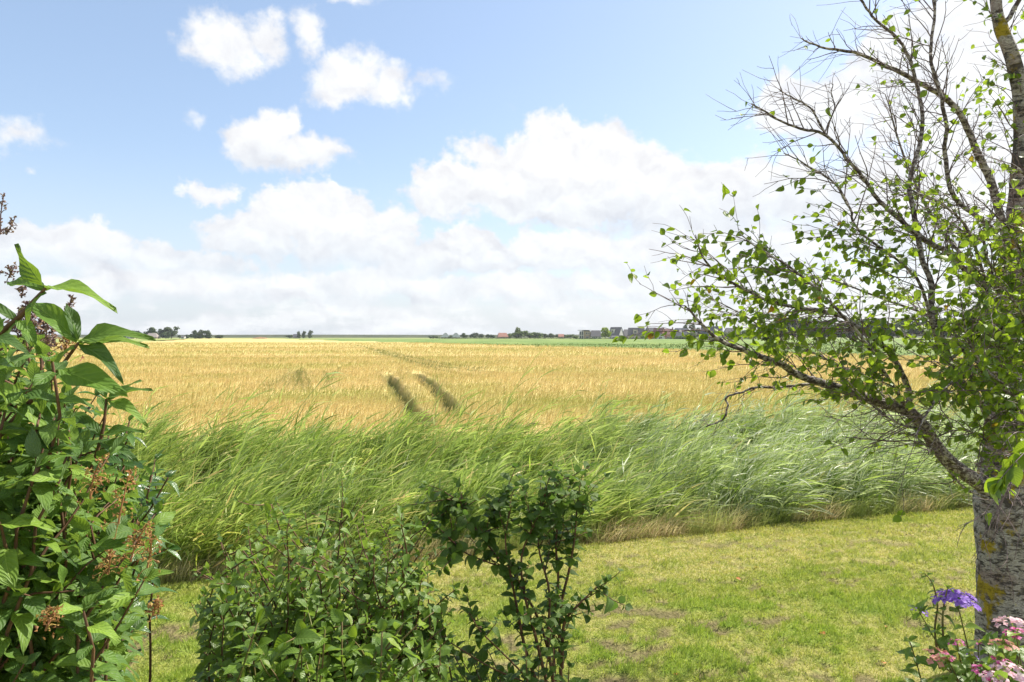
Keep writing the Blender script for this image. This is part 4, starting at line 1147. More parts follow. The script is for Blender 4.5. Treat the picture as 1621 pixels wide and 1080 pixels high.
# taller open shrub overgrown with climber, right of centre
BX = (0.16, 2.95, 0.0)
rt = root('climber_covered_shrub', BX, 'tall open shrub with bare lower stems and dark climbing leaves right of centre', 'shrub')
st = Geo(); store = []
SH = [([(878, 1110, 2.95), (870, 1040, 2.95), (845, 965, 2.95), (800, 900, 2.95), (762, 850, 2.95), (742, 820, 2.95), (736, 800, 2.95)], .5, 1),
      ([(880, 1110, 2.9), (868, 1020, 2.9), (870, 940, 2.9), (855, 880, 2.9), (850, 840, 2.9), (846, 805, 2.9)], .25, 1),
      ([(880, 1110, 3.0), (876, 1000, 3.0), (884, 920, 3.0), (880, 860, 3.0), (886, 810, 3.0), (880, 762, 3.0)], .2, 1.2),
      ([(890, 1110, 3.0), (886, 980, 3.0), (902, 900, 3.0), (910, 850, 3.0), (914, 800, 3.0), (918, 772, 3.0)], .2, 1.1),
      ([(860, 1110, 2.85), (832, 1030, 2.85), (818, 960, 2.85), (806, 900, 2.85), (800, 850, 2.85), (810, 800, 2.85)], .15, 1),
      ([(872, 1110, 2.85), (848, 1010, 2.85), (830, 940, 2.85), (826, 880, 2.85), (848, 825, 2.85), (862, 792, 2.85)], .2, 1),
      ([(890, 1060, 2.85), (893, 990, 2.8), (915, 960, 2.75), (930, 945, 2.75), (945, 930, 2.75)], .1, 1),
      ([(850, 1090, 2.8), (800, 1040, 2.7), (760, 1000, 2.65), (742, 970, 2.65)], .1, 1),
      ([(850, 1090, 2.9), (780, 1060, 2.75), (730, 1030, 2.7), (700, 1010, 2.7)], .1, 1),
      ([(762, 850, 2.95), (786, 815, 3.0), (795, 795, 3.0)], .1, 1), ([(800, 900, 2.95), (770, 890, 2.9), (730, 872, 2.9), (712, 845, 2.9)], .2, .9),
      ([(740, 800, 2.95), (715, 790, 3.0), (706, 815, 3.0)], .2, .8)]
for pp, start, k in SH:
    pts = smooth_path([P(*q_) for q_ in pp], 4); st.tube(pts, np.linspace(0.008 if len(pp) > 4 else 0.004, 0.002, len(pts)), 6)
    opp_leaves(pts, store, 0.024, 0.058, max(start, 0.12), alt=True)
    tgv = norm(np.gradient(pts, axis=0))
    for _ in range(int((12 if pp[-1][0] < 820 else 18) * k)):
        q_ = random.randint(int(len(pts) * max(start, 0.15)), len(pts) - 1)
        if pts[q_][2] < 1.5 and random.random() < 0.55: continue
        d = norm(tgv[q_] * 0.7 + np.array([random.gauss(0, .6), random.gauss(0, .6), random.gauss(0.1, .35)]))
        sp = walk(pts[q_], d, random.uniform(0.08, 0.19), 5, 0.12, (0, 0, 0)); st.tube(sp, np.linspace(0.0025, 0.0013, 6), 4)
        opp_leaves(sp, store, 0.026, 0.056, 0.1, alt=True)
for _ in range(46):  # thicket at its foot
    px, py = random.uniform(715, 925), random.uniform(985, 1130)
    if px < 830 and py < 1020 + (830 - px) * 0.1: continue
    e = P(px, py, random.uniform(2.6, 3.1)); b = np.array([BX[0] + random.gauss(0, .12), BX[1] + random.gauss(0, .1), 0])
    mid = (b + e) / 2 + np.array([0, 0, 0.12]); t_ = np.linspace(0, 1, 8)[:, None]
    pts = (1 - t_) ** 2 * b + 2 * t_ * (1 - t_) * mid + t_ ** 2 * e
    st.tube(pts, np.linspace(0.005, 0.002, 8), 5); opp_leaves(pts, store, 0.028, 0.055, 0.35, alt=True)
g = Geo(); emit(store, T_IVY, g, 0.3); st.build('stems', M_STEM, rt); g.build('foliage', M_IVY, rt)
print('climber', len(store))

# ------------------------------------------------------------------ hydrangea by the birch
def floretmat(name, cols):
    return leafmat(name, cols, trans=cols[-1], tf=0.3, rough=0.6)


M_FP = floretmat('petal_purple', [(0.16, 0.05, 0.42), (0.28, 0.12, 0.58), (0.36, 0.22, 0.66), (0.22, 0.08, 0.50)])
M_FM = floretmat('petal_pink', [(0.62, 0.05, 0.25), (0.70, 0.12, 0.38), (0.74, 0.28, 0.50), (0.66, 0.07, 0.34)])
M_FL = floretmat('petal_pale_pink', [(0.66, 0.30, 0.36), (0.72, 0.50, 0.52), (0.60, 0.36, 0.50), (0.74, 0.60, 0.58)])
M_FS = floretmat('petal_salmon', [(0.58, 0.24, 0.16), (0.60, 0.36, 0.22), (0.66, 0.16, 0.24), (0.54, 0.34, 0.18)])
hyd = root('hydrangea', (2.45, 3.35, 0.0), 'lacecap hydrangea with purple and pink flower heads at the foot of the birch', 'shrub')
st = Geo(); store = []


def flower_head(px, py, Y, R, m, flat=0.45, n=60):
    c = P(px, py, Y); g = Geo(); O = []; D = []; N_ = []; S = []
    for i in range(n):
        f = math.sqrt(random.random()); a_ = random.uniform(0, 6.283)
        q_ = c + np.array([f * math.cos(a_) * R, f * math.sin(a_) * R, R * flat * (1 - f * f) + random.gauss(0, R * .05)])
        up = norm(np.array([f * math.cos(a_) * .8, f * math.sin(a_) * .8, 1.0]) + rng.normal(0, .25, 3)); e1 = norm(np.cross(up, [0.3, 0.9, 0.1])); e2 = np.cross(up, e1); r0 = random.uniform(0, 1.57)
        s_ = R * random.uniform(0.13, 0.26)
        for k in range(4):
            an = r0 + k * 1.571; O.append(q_); D.append(e1 * math.cos(an) + e2 * math.sin(an) + up * 0.12); N_.append(up); S.append(s_)
    place(leaf_tpl(2, 2, 0.95, 0.6, 0.5, 0.1), np.array(O), np.array(D), np.array(N_), np.array(S), 0.15, 0.1, g=g)
    g.build('flower_head', m, hyd)
    b = np.array([2.45 + random.gauss(0, .14), 3.35 + random.gauss(0, .1), 0.0]); t_ = np.linspace(0, 1, 9)[:, None]; mid = b * 0.4 + c * 0.6 + np.array([0, 0, .1])
    pts = (1 - t_) ** 2 * b + 2 * t_ * (1 - t_) * mid + t_ ** 2 * c
    st.tube(pts, np.linspace(0.005, 0.0025, 9), 6); opp_leaves(pts, store, 0.10, 0.11, 0.55)


for a in ((1516, 962, 3.4, 0.072, M_FP, .35, 80), (1457, 980, 3.35, 0.026, M_FP, .5, 16), (1517, 1030, 3.2, 0.026, M_FM, .5, 16), (1486, 1052, 3.15, 0.05, M_FS, .4, 40), (1501, 1052, 3.1, 0.024, M_FM, .5, 18),
          (1551, 1030, 3.4, 0.022, M_FM, .5, 14), (1606, 1004, 3.3, 0.055, M_FL, .5, 46), (1611, 1016, 3.2, 0.035, M_FM, .5, 26), (1590, 1035, 3.1, 0.04, M_FS, .45, 36), (1587, 1060, 3.0, 0.03, M_FM, .5, 26),
          (1563, 1078, 3.0, 0.04, M_FM, .5, 36), (1600, 1076, 2.95, 0.05, M_FL, .45, 46), (1578, 1088, 2.9, 0.04, M_FL, .4, 36), (1540, 1052, 3.1, 0.02, M_FP, .4, 10)):
    flower_head(a[0], a[1] - 10, a[2] - 0.08, a[3] * 1.45, *a[4:])
for _ in range(38):
    e = P(random.uniform(1440, 1660), random.uniform(1015, 1150), random.uniform(2.9, 3.7)); b = np.array([2.45 + random.gauss(0, .2), 3.35 + random.gauss(0, .15), 0.0]); t_ = np.linspace(0, 1, 9)[:, None]
    mid = b * 0.4 + e * 0.6 + np.array([0, 0, .1]); pts = (1 - t_) ** 2 * b + 2 * t_ * (1 - t_) * mid + t_ ** 2 * e
    st.tube(pts, np.linspace(0.005, 0.0025, 9), 6); opp_leaves(pts, store, 0.065, 0.105, 0.4)
for pp in ([(1490, 1060, 3.35), (1482, 1000, 3.35), (1486, 960, 3.35), (1478, 925, 3.35), (1466, 910, 3.35)], [(1500, 1060, 3.3), (1494, 985, 3.3), (1500, 940, 3.3), (1503, 932, 3.3)]):
    pts = smooth_path([P(*q_) for q_ in pp], 5); st.tube(pts, np.linspace(0.006, 0.002, len(pts)), 6); opp_leaves(pts, store, 0.045, 0.05, 0.4)
g = Geo(); emit(store, leaf_tpl(7, 4, 0.62, 0.42, 0.85, 0.16, 0.4), g, 0.4); st.build('stems', M_STEMG, hyd); g.build('foliage', M_MIDLEAF, hyd)

# fallen leaves on the lawn
M_FALL = leafmat('fallen_leaf', [(0.50, 0.13, 0.02), (0.42, 0.16, 0.04), (0.55, 0.20, 0.04)], tf=0.15, rough=0.6)
proto = None
FL = [(1308, 1011, 'orange fallen leaf lying in the middle of the lawn'), (1196, 902, 'small reddish fallen leaf on the upper lawn'), (1404, 998, 'brown-orange fallen leaf on the bare patch near the hydrangea'),
      (1166, 918, 'dull fallen leaf on the lawn above the thatch patches'), (1402, 1058, 'orange fallen leaf at the bottom of the lawn beside the hydrangea'), (1072, 1073, 'small brown fallen leaf at the bottom edge of the lawn')]
for px, py, lab in FL:
    Y_ = CAM_H * FPX / (py - HORY); x_ = (px - 810.5) / FPX * Y_
    if proto is None:
        g = Geo(); place(leaf_tpl(5, 2, 0.7), [(0, 0, 0)], [(1, 0, 0.1)], [(0, 0, 1)], [0.055], 0.5, 0, g=g)
        o = g.build('fallen_leaf', M_FALL); proto = o
    else:
        o = proto.copy(); C.objects.link(o)
    o.location = (x_, Y_, float(ground_z(np.array([x_]), np.array([Y_]))[0]) + 0.022); o.rotation_euler = (random.uniform(-.3, .3), random.uniform(-.3, .3), random.uniform(0, 6))
    s_ = random.uniform(.7, 1.1); o.scale = (s_, s_, s_)
    tag(o, lab, 'leaf', 'fallen leaves on the lawn')

# ------------------------------------------------------------------ far away: village, farms, trees
def m_fartree(name, c0, c1):
    m, t = mat(name)
    geo = t.node('ShaderNodeNewGeometry'); r = geo.outputs['Random Per Island']
    ob = t.node('ShaderNodeObjectInfo').outputs['Random']
    col = t.mix(r, c0, c1)
    col = t.mix(t.m('MULTIPLY', ob, 0.45), col, t.vm('MULTIPLY', col, (1.6, 1.25, 0.8)))
    pr = t.node('ShaderNodeBsdfPrincipled', {'Base Color': col, 'Roughness': 0.7, 'Specular IOR Level': 0.2})
    tr = t.node('ShaderNodeBsdfTranslucent', {'Color': t.vm('MULTIPLY', col, (1.2, 1.5, 0.7))})
    finish(t, t.node('ShaderNodeMixShader', {0: 0.2, 1: pr.outputs[0], 2: tr.outputs[0]}).outputs[0])
    return m


MF_DARK = m_fartree('distant_foliage', (0.035, 0.06, 0.03), (0.075, 0.115, 0.05))
MF_OLIVE = m_fartree('distant_foliage_olive', (0.06, 0.10, 0.03), (0.12, 0.17, 0.05))
MF_BRIGHT = m_fartree('distant_foliage_bright', (0.14, 0.22, 0.025), (0.30, 0.38, 0.045))
M_TRUNKF = plainmat('distant_trunk', (0.10, 0.08, 0.06), 0.9)


def crown_mesh(kind, fm, n=1100):
    """unit-high tree: width 1, height 1"""
    r = np.random.default_rng(hash_kind[kind]); g = Geo()
    nc = {'round': 16, 'broad': 20, 'poplar': 11, 'bush': 12, 'twin': 18}[kind]
    cl = []
    for i in range(nc):
        if kind == 'poplar': z = r.uniform(0.14, 0.88); rad = 0.30 * math.sin(math.pi * min(1, z * 0.85 + 0.12)) + .07; cx_, cy_ = r.normal(0, .1, 2); rz = 0.16
        elif kind == 'bush': a_ = r.uniform(0, 6.28); q_ = math.sqrt(r.random()) * .36; cx_, cy_ = q_ * math.cos(a_), q_ * math.sin(a_); z = r.uniform(0.2, 0.75 - q_ * .6); rad = r.uniform(.14, .24); rz = .22
        else:
            a_ = r.uniform(0, 6.28); q_ = math.sqrt(r.random()) * .34; cx_, cy_ = q_ * math.cos(a_), q_ * math.sin(a_)
            if kind == 'twin': cx_ *= 1.15
            z = r.uniform(0.28, 0.84 - q_ * q_ * 2.0); rad = r.uniform(.11, .20); rz = rad * (.75 if kind == 'broad' else .9)
        cl.append((cx_, cy_, z, rad, rz))
    O = []; N_ = []
    for i in range(n):
        cx_, cy_, z, rad, rz = cl[r.integers(nc)]
        v = norm(r.normal(0, 1, 3)); f = r.uniform(.6, 1.08)
        O.append((cx_ + v[0] * rad * f, cy_ + v[1] * rad * f, min(max(z + v[2] * rz * f, 0.04), 1.0))); N_.append(v + r.normal(0, .5, 3))
    O = np.array(O); N_ = np.array(N_)
    place(leaf_tpl(2, 1, 0.9), O, np.cross(N_, r.normal(0, 1, O.shape)), N_, r.uniform(.07, .14, len(O)), .3, .3, g=g, r=r)
    V = np.vstack(g.V); return mesh_np('crown', V, np.vstack(g.Q)), trunk_mesh(r)


def trunk_mesh(r):
    g = Geo(); g.tube([(0, 0, -0.01), (0.005, 0, .2), (0.0, 0.01, .5), (.01, 0, .7)], [.03, .022, .016, .006], 7)
    for k in range(5):
        a_ = r.uniform(0, 6.28); z = r.uniform(.22, .5)
        g.tube([(0, 0, z), (math.cos(a_) * .12, math.sin(a_) * .12, z + .12), (math.cos(a_) * .25, math.sin(a_) * .25, z + .2)], [.012, .008, .003], 5)
    return mesh_np('trunk', np.vstack(g.V), [np.vstack(g.Q), np.vstack(g.T)])


hash_kind = {'round': 11, 'broad': 12, 'poplar': 13, 'bush': 14, 'twin': 15}
FT = {}


def far_tree(px, top, w, Y, kind, label, m=None, group=None, base=None):
    m = m or MF_DARK; key = (kind, m.name)
    name = {'poplar': 'poplar_tree', 'bush': 'bush'}.get(kind, 'broadleaf_tree')
    z1 = CAM_H + (HORY - top) / FPX * Y; W_ = w / FPX * Y; x_ = (px - 810.5) / FPX * Y
    rt = root(name, (x_, Y, 0), label, 'bush' if kind == 'bush' else 'tree', group)
    if key not in FT:
        a_, b_ = crown_mesh(kind, m); a_.materials.append(m); b_.materials.append(M_TRUNKF)
        FT[key] = (link('crown', a_, parent=rt), link('trunk', b_, parent=rt))
    else:
        for o in FT[key]:
            c = o.copy(); C.objects.link(c); c.parent = rt
    rt.scale = (W_ * 1.25, W_ * 1.25, z1 * 1.03); rt.rotation_euler[2] = random.uniform(0, 6.28)


GL = 'trees round the farm on the far left'; GM = 'trees along the far edge of the green crop'; GR = 'trees of the wood behind the birch branches'; GP = 'poplars by the lone farmstead'
for a in ((166, 525, 16, 800, 'broad', 'leftmost far tree, half hidden behind the big leaves', None, GL), (196, 527, 20, 810, 'bush', 'low dark bush left of the thatched farmhouse behind grey roofs', None, GL),
          (216, 521, 15, 800, 'broad', 'dark tree just left of the thatched farmhouse', None, GL), (239, 516.5, 20, 812, 'round', 'rounded tall tree right behind the thatched farmhouse roof', None, GL),
          (254, 519, 9, 800, 'round', 'small pointed tree filling the dip right of the thatched farmhouse', None, GL), (271, 515, 22, 805, 'twin', 'tallest broadest dark tree of the far left farm', None, GL),
          (262, 525, 14, 790, 'bush', 'lower bush in front of the tallest tree of the left farm', None, GL), (284, 529.5, 6, 800, 'round', 'little tree immediately left of the small white shed', None, GL),
          (296, 529, 10, 805, 'bush', 'small rounded bush right of the small white shed', None, GL), (302.5, 528, 5, 800, 'round', 'thin small tree left of the upright tree clump', None, GL),
          (309, 523.5, 10, 795, 'poplar', 'left tree of the upright three-tree clump on the far left', None, GL), (318.5, 523, 11, 800, 'poplar', 'middle tree of the upright three-tree clump on the far left', None, GL),
          (329, 523.5, 10, 795, 'poplar', 'right tree of the upright three-tree clump on the far left', None, GL), (347, 529.5, 11, 800, 'bush', 'lone dome-shaped bush at the left end of the bare dike', None, GL),
          (473, 525, 5, 1000, 'poplar', 'left, shortest poplar of the lone farmstead on the horizon', None, GP), (481, 524.5, 5, 1000, 'poplar', 'middle poplar of the lone farmstead on the horizon', None, GP),
          (491, 523.5, 6, 1000, 'poplar', 'right, tallest poplar of the lone farmstead on the horizon', None, GP), (459, 529.5, 12, 1010, 'bush', 'dark bush at the left end of the lone farmstead', None, GP),
          (686, 531.5, 16, 850, 'bush', 'low hedge-like bush at the left end of the right-hand tree line', MF_DARK, GM), (713, 531, 6, 840, 'bush', 'tiny dark bush between the two grey hipped roofs', None, GM),
          (734.5, 526.5, 12, 850, 'round', 'round dark tree right of the second grey hipped roof', None, GM), (751.5, 526, 14, 850, 'round', 'broad round tree, second to the right of the hipped roofs', None, GM),
          (762, 528, 10, 850, 'round', 'small tree, third to the right of the hipped roofs', None, GM), (774, 528, 11, 850, 'broad', 'low spreading tree a little left of the red-roofed barn', None, GM),
          (781, 530, 5, 850, 'bush', 'tiny bush touching the left end of the red-roofed barn', None, GM), (807, 527, 10, 860, 'bush', 'olive bush at the right end of the red-roofed barn', MF_OLIVE, GM),
          (819, 519, 9, 800, 'poplar', 'slender tree topping the big olive clump right of the barn', MF_OLIVE, GM), (825, 521.5, 26, 800, 'broad', 'big olive-green tree right of the red-roofed barn', MF_OLIVE, GM),
          (846, 525, 27, 800, 'bush', 'wide rounded olive bush right of the big olive tree', MF_OLIVE, GM), (863, 527.5, 11, 850, 'round', 'small dark tree next to the wide olive bush', None, GM),
          (873, 527, 11, 850, 'round', 'dark round tree halfway between olive bush and modern house', None, GM), (884, 528, 9, 850, 'broad', 'low tree left of the reddish roof among the row', None, GM),
          (893, 529, 8, 860, 'bush', 'small bush beside the small far reddish roof', None, GM), (903, 528, 14, 850, 'broad', 'spreading olive tree close left of the modern house', MF_OLIVE, GM),
          (911, 531, 8, 700, 'bush', 'low bush touching the modern flat-roofed house', MF_OLIVE, GM), (958, 516.5, 17, 596, 'round', 'bright green tree between the slate roof and the white gabled house', MF_BRIGHT, GM),
          (983, 530, 7, 600, 'bush', 'small garden bush right of the white gabled house', MF_OLIVE, GM), (1018, 529, 8, 590, 'bush', 'garden bush before the long house with the dormer', MF_BRIGHT, GM),
          (1079, 531, 20, 560, 'bush', 'wide low bush in front of the dark blue roof', MF_OLIVE, GM), (1094, 525, 18, 560, 'bush', 'taller bush right of the dark blue roof', MF_OLIVE, GM),
          (1086, 515, 9, 640, 'poplar', 'slim poplar behind the dark blue roof, the left one', None, GM), (1097, 513, 9, 640, 'poplar', 'slim poplar just right of the dark blue roof', None, GM), (1106, 517, 10, 640, 'round', 'round tree left of the slate house among the branches', None, GM),
          (1158, 523, 24, 540, 'bush', 'bush right of the slate-roofed house seen through birch leaves', MF_OLIVE, GM), (1186, 520, 26, 520, 'broad', 'tree between the slate-roofed house and the dark wood', MF_OLIVE, GM)):
    far_tree(*a)
WOODS = [(1215, 511, 34), (1237, 500, 40), (1263, 498, 42), (1290, 502, 40), (1318, 508, 36), (1346, 503, 40), (1376, 498, 44), (1408, 504, 40), (1440, 499, 44), (1476, 505, 44), (1512, 500, 46), (1548, 506, 44), (1585, 502, 46), (1620, 505, 46)]
WT = ['leftmost, lowest tree of the dark wood', 'tall second tree at the left of the dark wood', 'highest rounded tree near the left end of the dark wood', 'fourth tree from the left in the dark wood', 'low fifth tree of the wood behind the birch leaves', 'sixth tree of the wood, above the birch limb fork',
      'tall seventh tree of the wood behind dense birch leaves', 'eighth tree of the wood left of the upright birch limb', 'tall ninth tree of the wood right behind the upright birch limb', 'tenth tree of the wood between birch limb and trunk',
      'eleventh tree of the wood left of the birch trunk', 'twelfth tree of the wood touching the birch trunk in view', 'thirteenth tree of the wood behind the birch trunk', 'last tree of the wood at the right picture edge']
for (px, top, w), lab in zip(WOODS, WT):
    far_tree(px, top, w, random.uniform(400, 430), random.choice(['broad', 'round', 'twin']), lab, None, GR)

# --- houses
def m_wall(name, col, col2=None, sc=1.5): return plainmat(name, col, 0.85, sc, col2 or tuple(c * 0.82 for c in col), spec=0.2)
def m_roof(name, col):
    m, t = mat(name); pos = t.node('ShaderNodeTexCoord').outputs['Object']
    n = t.noise(pos, 2.5, 4, 0.6); w_ = t.node('ShaderNodeTexWave', {'Vector': pos, 'Scale': 3.0, 'Distortion': 0.6}, bands_direction='Z').outputs['Fac']
    c = t.mix(n, tuple(x_ * .75 for x_ in col), tuple(x_ * 1.25 for x_ in col)); c = t.mix(t.m('MULTIPLY', w_, 0.25), c, tuple(x_ * .6 for x_ in col))
    finish(t, t.node('ShaderNodeBsdfPrincipled', {'Base Color': c, 'Roughness': 0.6}).outputs[0]); return m


W_CREAM = m_wall('cream_render', (0.55, 0.47, 0.36)); W_WHITE = m_wall('white_render', (0.62, 0.61, 0.58)); W_BRICK = m_wall('red_brick', (0.36, 0.17, 0.12)); W_TAN = m_wall('tan_brick', (0.42, 0.33, 0.24)); W_PINK = m_wall('pink_brick', (0.50, 0.29, 0.23))
R_SLATE = m_roof('slate_roof', (0.075, 0.075, 0.085)); R_GREY = m_roof('grey_tile_roof', (0.12, 0.115, 0.12)); R_RED = m_roof('dark_red_roof', (0.16, 0.065, 0.055)); R_BLUE = m_roof('blue_black_roof', (0.055, 0.065, 0.095)); R_ORANGE = m_roof('orange_tile_roof', (0.27, 0.115, 0.08)); R_THATCH = m_roof('thatch_roof', (0.30, 0.26, 0.24)); R_GREEN = m_roof('grey_green_roof', (0.13, 0.165, 0.15))
M_GLASS = plainmat('window_glass', (0.03, 0.04, 0.05), 0.12, spec=0.8); M_FRAME = plainmat('window_frame', (0.75, 0.74, 0.70), 0.5); M_DOOR = plainmat('door_paint', (0.06, 0.08, 0.09), 0.5); M_CHIM = m_wall('chimney_brick', (0.32, 0.22, 0.18))


def prism(g, pts_xz, y0, y1, along='y', m=0):
    n = len(pts_xz)
    V = [(a, y0, b) if along == 'y' else (y0, a, b) for a, b in pts_xz] + [(a, y1, b) if along == 'y' else (y1, a, b) for a, b in pts_xz]
    g.add(V, Q=[(i, (i + 1) % n, n + (i + 1) % n, n + i) for i in range(n)], T=[(0, i, i + 1) for i in range(1, n - 1)] + [(n, n + i + 1, n + i) for i in range(1, n - 1)], m=m)


def window(rt, x, y, z, w, h, facing='front'):
    g = Geo(); d = 0.12
    if facing == 'front':
        for (a, b, c_, e) in ((x - w / 2, x + w / 2, z, z + .12), (x - w / 2, x + w / 2, z + h - .12, z + h), (x - w / 2, x - w / 2 + .12, z + .12, z + h - .12), (x + w / 2 - .12, x + w / 2, z + .12, z + h - .12), (x - .05, x + .05, z + .12, z + h - .12)):
            g.box(a, b, y - d, y + .05, c_, e)
    o = g.build('window', M_FRAME, rt, smooth=False, local=True)
    g = Geo(); g.box(x - w / 2 + .1, x + w / 2 - .1, y - .05, y + .03, z + .1, z + h - .1); p_ = g.build('pane', M_GLASS, None, smooth=False); p_.parent = o
    return o


def house(px0, px1, top, Y, label, wall, roof, orient='x', eave=0.42, depth=9.0, rot=0.0, wins=2, chimney=None, dormer=None, name='house', hip=0.0, group='houses of the village beyond the crop', skylight=None, base=0.0):
    x0, x1 = (px0 - 810.5) / FPX * Y, (px1 - 810.5) / FPX * Y; w = x1 - x0; H = CAM_H + (HORY - top) / FPX * Y; e = H * eave; hw = w / 2 - 0.3; hd = depth / 2
    rt = root(name, ((x0 + x1) / 2, Y + hd, base), label, name.replace('_', ' ') if name != 'house' else 'house', group)
    g = Geo()
    if orient == 'x':
        if hip: g.box(-hw, hw, -hd, hd, 0, e)
        else: prism(g, [(-hd, 0), (hd, 0), (hd, e), (0, H - .25), (-hd, e)], -hw, hw, 'x')
    else: prism(g, [(-hw, 0), (hw, 0), (hw, e), (0, H - .25), (-hw, e)], -hd, hd, 'y')
    g.build('wall', wall, rt, smooth=False, local=True)
    g = Geo(); o_ = 0.45; t_ = 0.25
    if orient == 'x':
        sl = (H - e) / hd; hx = hw + .3; rx = hx * (1 - hip)
        for sg in (-1, 1):
            a = [(-hx, sg * (hd + o_), e - sl * o_), (hx, sg * (hd + o_), e - sl * o_), (rx, 0, H), (-rx, 0, H)]
            V = a + [(p_[0], p_[1], p_[2] - t_) for p_ in a]
            g.add(V, Q=[(0, 1, 2, 3), (7, 6, 5, 4), (0, 4, 5, 1), (1, 5, 6, 2), (3, 2, 6, 7), (0, 3, 7, 4)])
            if hip: g.add([(sg * hx, -hd - o_, e - sl * o_), (sg * hx, hd + o_, e - sl * o_), (sg * rx, 0, H + .01)], T=[(0, 1, 2)])
    else:
        sl = (H - e) / hw; hy = hd + .4
        for sg in (-1, 1):
            a = [(sg * (hw + .35), -hy, e - sl * .35), (0, -hy, H), (0, hy, H), (sg * (hw + .35), hy, e - sl * .35)]
            V = a + [(p_[0], p_[1], p_[2] - t_) for p_ in a]
            g.add(V, Q=[(0, 1, 2, 3), (7, 6, 5, 4), (0, 4, 5, 1), (1, 5, 6, 2), (3, 2, 6, 7), (0, 3, 7, 4)])
    ro = g.build('roof', roof, rt, smooth=False, local=True)
    if chimney is not None:
        g = Geo(); cx_ = (chimney - .5) * w; g.box(cx_ - .45, cx_ + .45, -.45, .45, H - 1.2, H + 1.1); g.box(cx_ - .55, cx_ + .55, -.55, .55, H + 1.1, H + 1.3)
        c_ = g.build('chimney', M_CHIM, None, smooth=False); c_.parent = ro
    yf = -hd
    if wins:
        for i in range(wins): window(rt, -hw + (i + .5) * 2 * hw / wins, yf, 0.9, min(1.7, hw / wins), min(1.4, e - 1.2) if e > 2.4 else 0.9)
        if orient == 'y' and H - e > 2.5: window(rt, 0, yf, e + .3, 1.5, 1.3)
        g = Geo(); dx = hw * .08 if wins % 2 == 0 else -hw * .35; g.box(dx - .5, dx + .5, yf - .08, yf + .04, 0.05, 2.1); g.build('door', M_DOOR, rt, smooth=False, local=True)
    if dormer:
        dc, dw, dm = dormer; dx = (dc - .5) * w; z0 = e + (H - e) * .18; z1 = e + (H - e) * .68; g = Geo(); yy0 = -hd * .82
        g.box(dx - dw / 2, dx + dw / 2, yy0, -hd * .2, z0, z1); g.box(dx - dw / 2 - .25, dx + dw / 2 + .25, yy0 - .25, -hd * .2, z1, z1 + .22)
        d_ = g.build('dormer', dm, rt, smooth=False, local=True); wdw = window(rt, dx, yy0, z0 + .25, dw * .62, (z1 - z0) * .7)
    if skylight is not None:
        dx = (skylight - .5) * w; s_ = (H - e) / hd; g = Geo(); z0, z1 = e + (H - e) * .4, e + (H - e) * .72
        y0, y1 = -hd + (z0 - e) / s_, -hd + (z1 - e) / s_; g.add([(dx - 1.2, y0 - .1, z0 + .12), (dx + 1.2, y0 - .1, z0 + .12), (dx + 1.2, y1 - .1, z1 + .12), (dx - 1.2, y1 - .1, z1 + .12)], Q=[(0, 1, 2, 3)]); g.build('skylight', M_FRAME, rt, smooth=False, local=True)
    rt.rotation_euler[2] = math.radians(rot)
    return rt


GF = 'buildings of the farm on the far left'
house(229, 247, 527.5, 780, 'thatched grey farmhouse under the trees on the far left', W_TAN, R_THATCH, 'x', .35, 9, 8, 2, None, hip=.35, name='farmhouse', group=GF)
house(186, 213, 526.5, 815, 'long grey-roofed barn left of the thatched farmhouse', W_TAN, R_SLATE, 'x', .4, 10, 0, 2, None, name='barn', group=GF)
house(199, 206, 527.5, 795, 'little white gable in front of the long barn on the far left', W_WHITE, R_GREY, 'y', .5, 5, 0, 1, name='shed', group=GF)
house(286, 292, 531.2, 790, 'small white shed between the little trees on the far left', W_WHITE, R_GREY, 'x', .6, 4, 0, 1, name='shed', group=GF)
house(463, 473, 529, 1000, 'tiny dark-roofed farmhouse beside the three poplars on the horizon', W_TAN, R_SLATE, 'x', .45, 8, 0, 2, group=None)
house(697, 712, 527, 900, 'left one of two grey hipped-roof sheds right of the bare dike', W_TAN, R_GREEN, 'x', .25, 14, 0, 2, hip=.8, name='farm_shed', group='hipped sheds')
house(713, 729, 527, 900, 'right one of two grey hipped-roof sheds right of the bare dike', W_TAN, R_GREEN, 'x', .25, 14, 0, 2, hip=.8, name='farm_shed', group='hipped sheds')
house(787, 804, 527, 820, 'barn with orange-red roof and pink walls by the olive trees', W_PINK, R_ORANGE, 'x', .38, 9, 12, 3, None, hip=.25, name='barn', group=None)
house(884, 893, 529, 800, 'small far house with reddish roof in the tree row', W_PINK, R_ORANGE, 'x', .5, 8, 0, 2)
# modern flat-roofed house
Y = 610; x0, x1 = (918 - 810.5) / FPX * Y, (935 - 810.5) / FPX * Y; w = x1 - x0
rt = root('modern_house', ((x0 + x1) / 2, Y + 4, 0), 'modern house with flat overhanging roof and glazed left half', 'house', 'houses of the village beyond the crop')
g = Geo(); g.box(-w / 2 + 3.2, w / 2, -4, 4, 0, 7.2); g.box(-w / 2 + 3.2, -w / 2 + 3.5, -4.3, -4, 0, 7.2); g.build('wall', W_TAN, rt, smooth=False, local=True)
g = Geo(); g.box(-w / 2 - 1.2, w / 2 + .2, -5.2, 4.6, 7.9, 8.25); g.box(-w / 2 + 3, w / 2 - 1, -4.2, 4.2, 7.2, 7.9); g.build('roof', R_SLATE, rt, smooth=False, local=True)
for i, xx in enumerate((-w / 2 - .4, -w / 2 + 1.3, -w / 2 + 3.0)):
    g = Geo(); g.box(xx, xx + .3, -4.4, -4.1, 0, 7.9); g.build('post', M_FRAME, rt, smooth=False, local=True)
g = Geo(); g.box(-w / 2, -w / 2 + 3.2, -3.8, 3.6, .1, 7.1); g.build('glass_front', M_GLASS, rt, smooth=False, local=True)
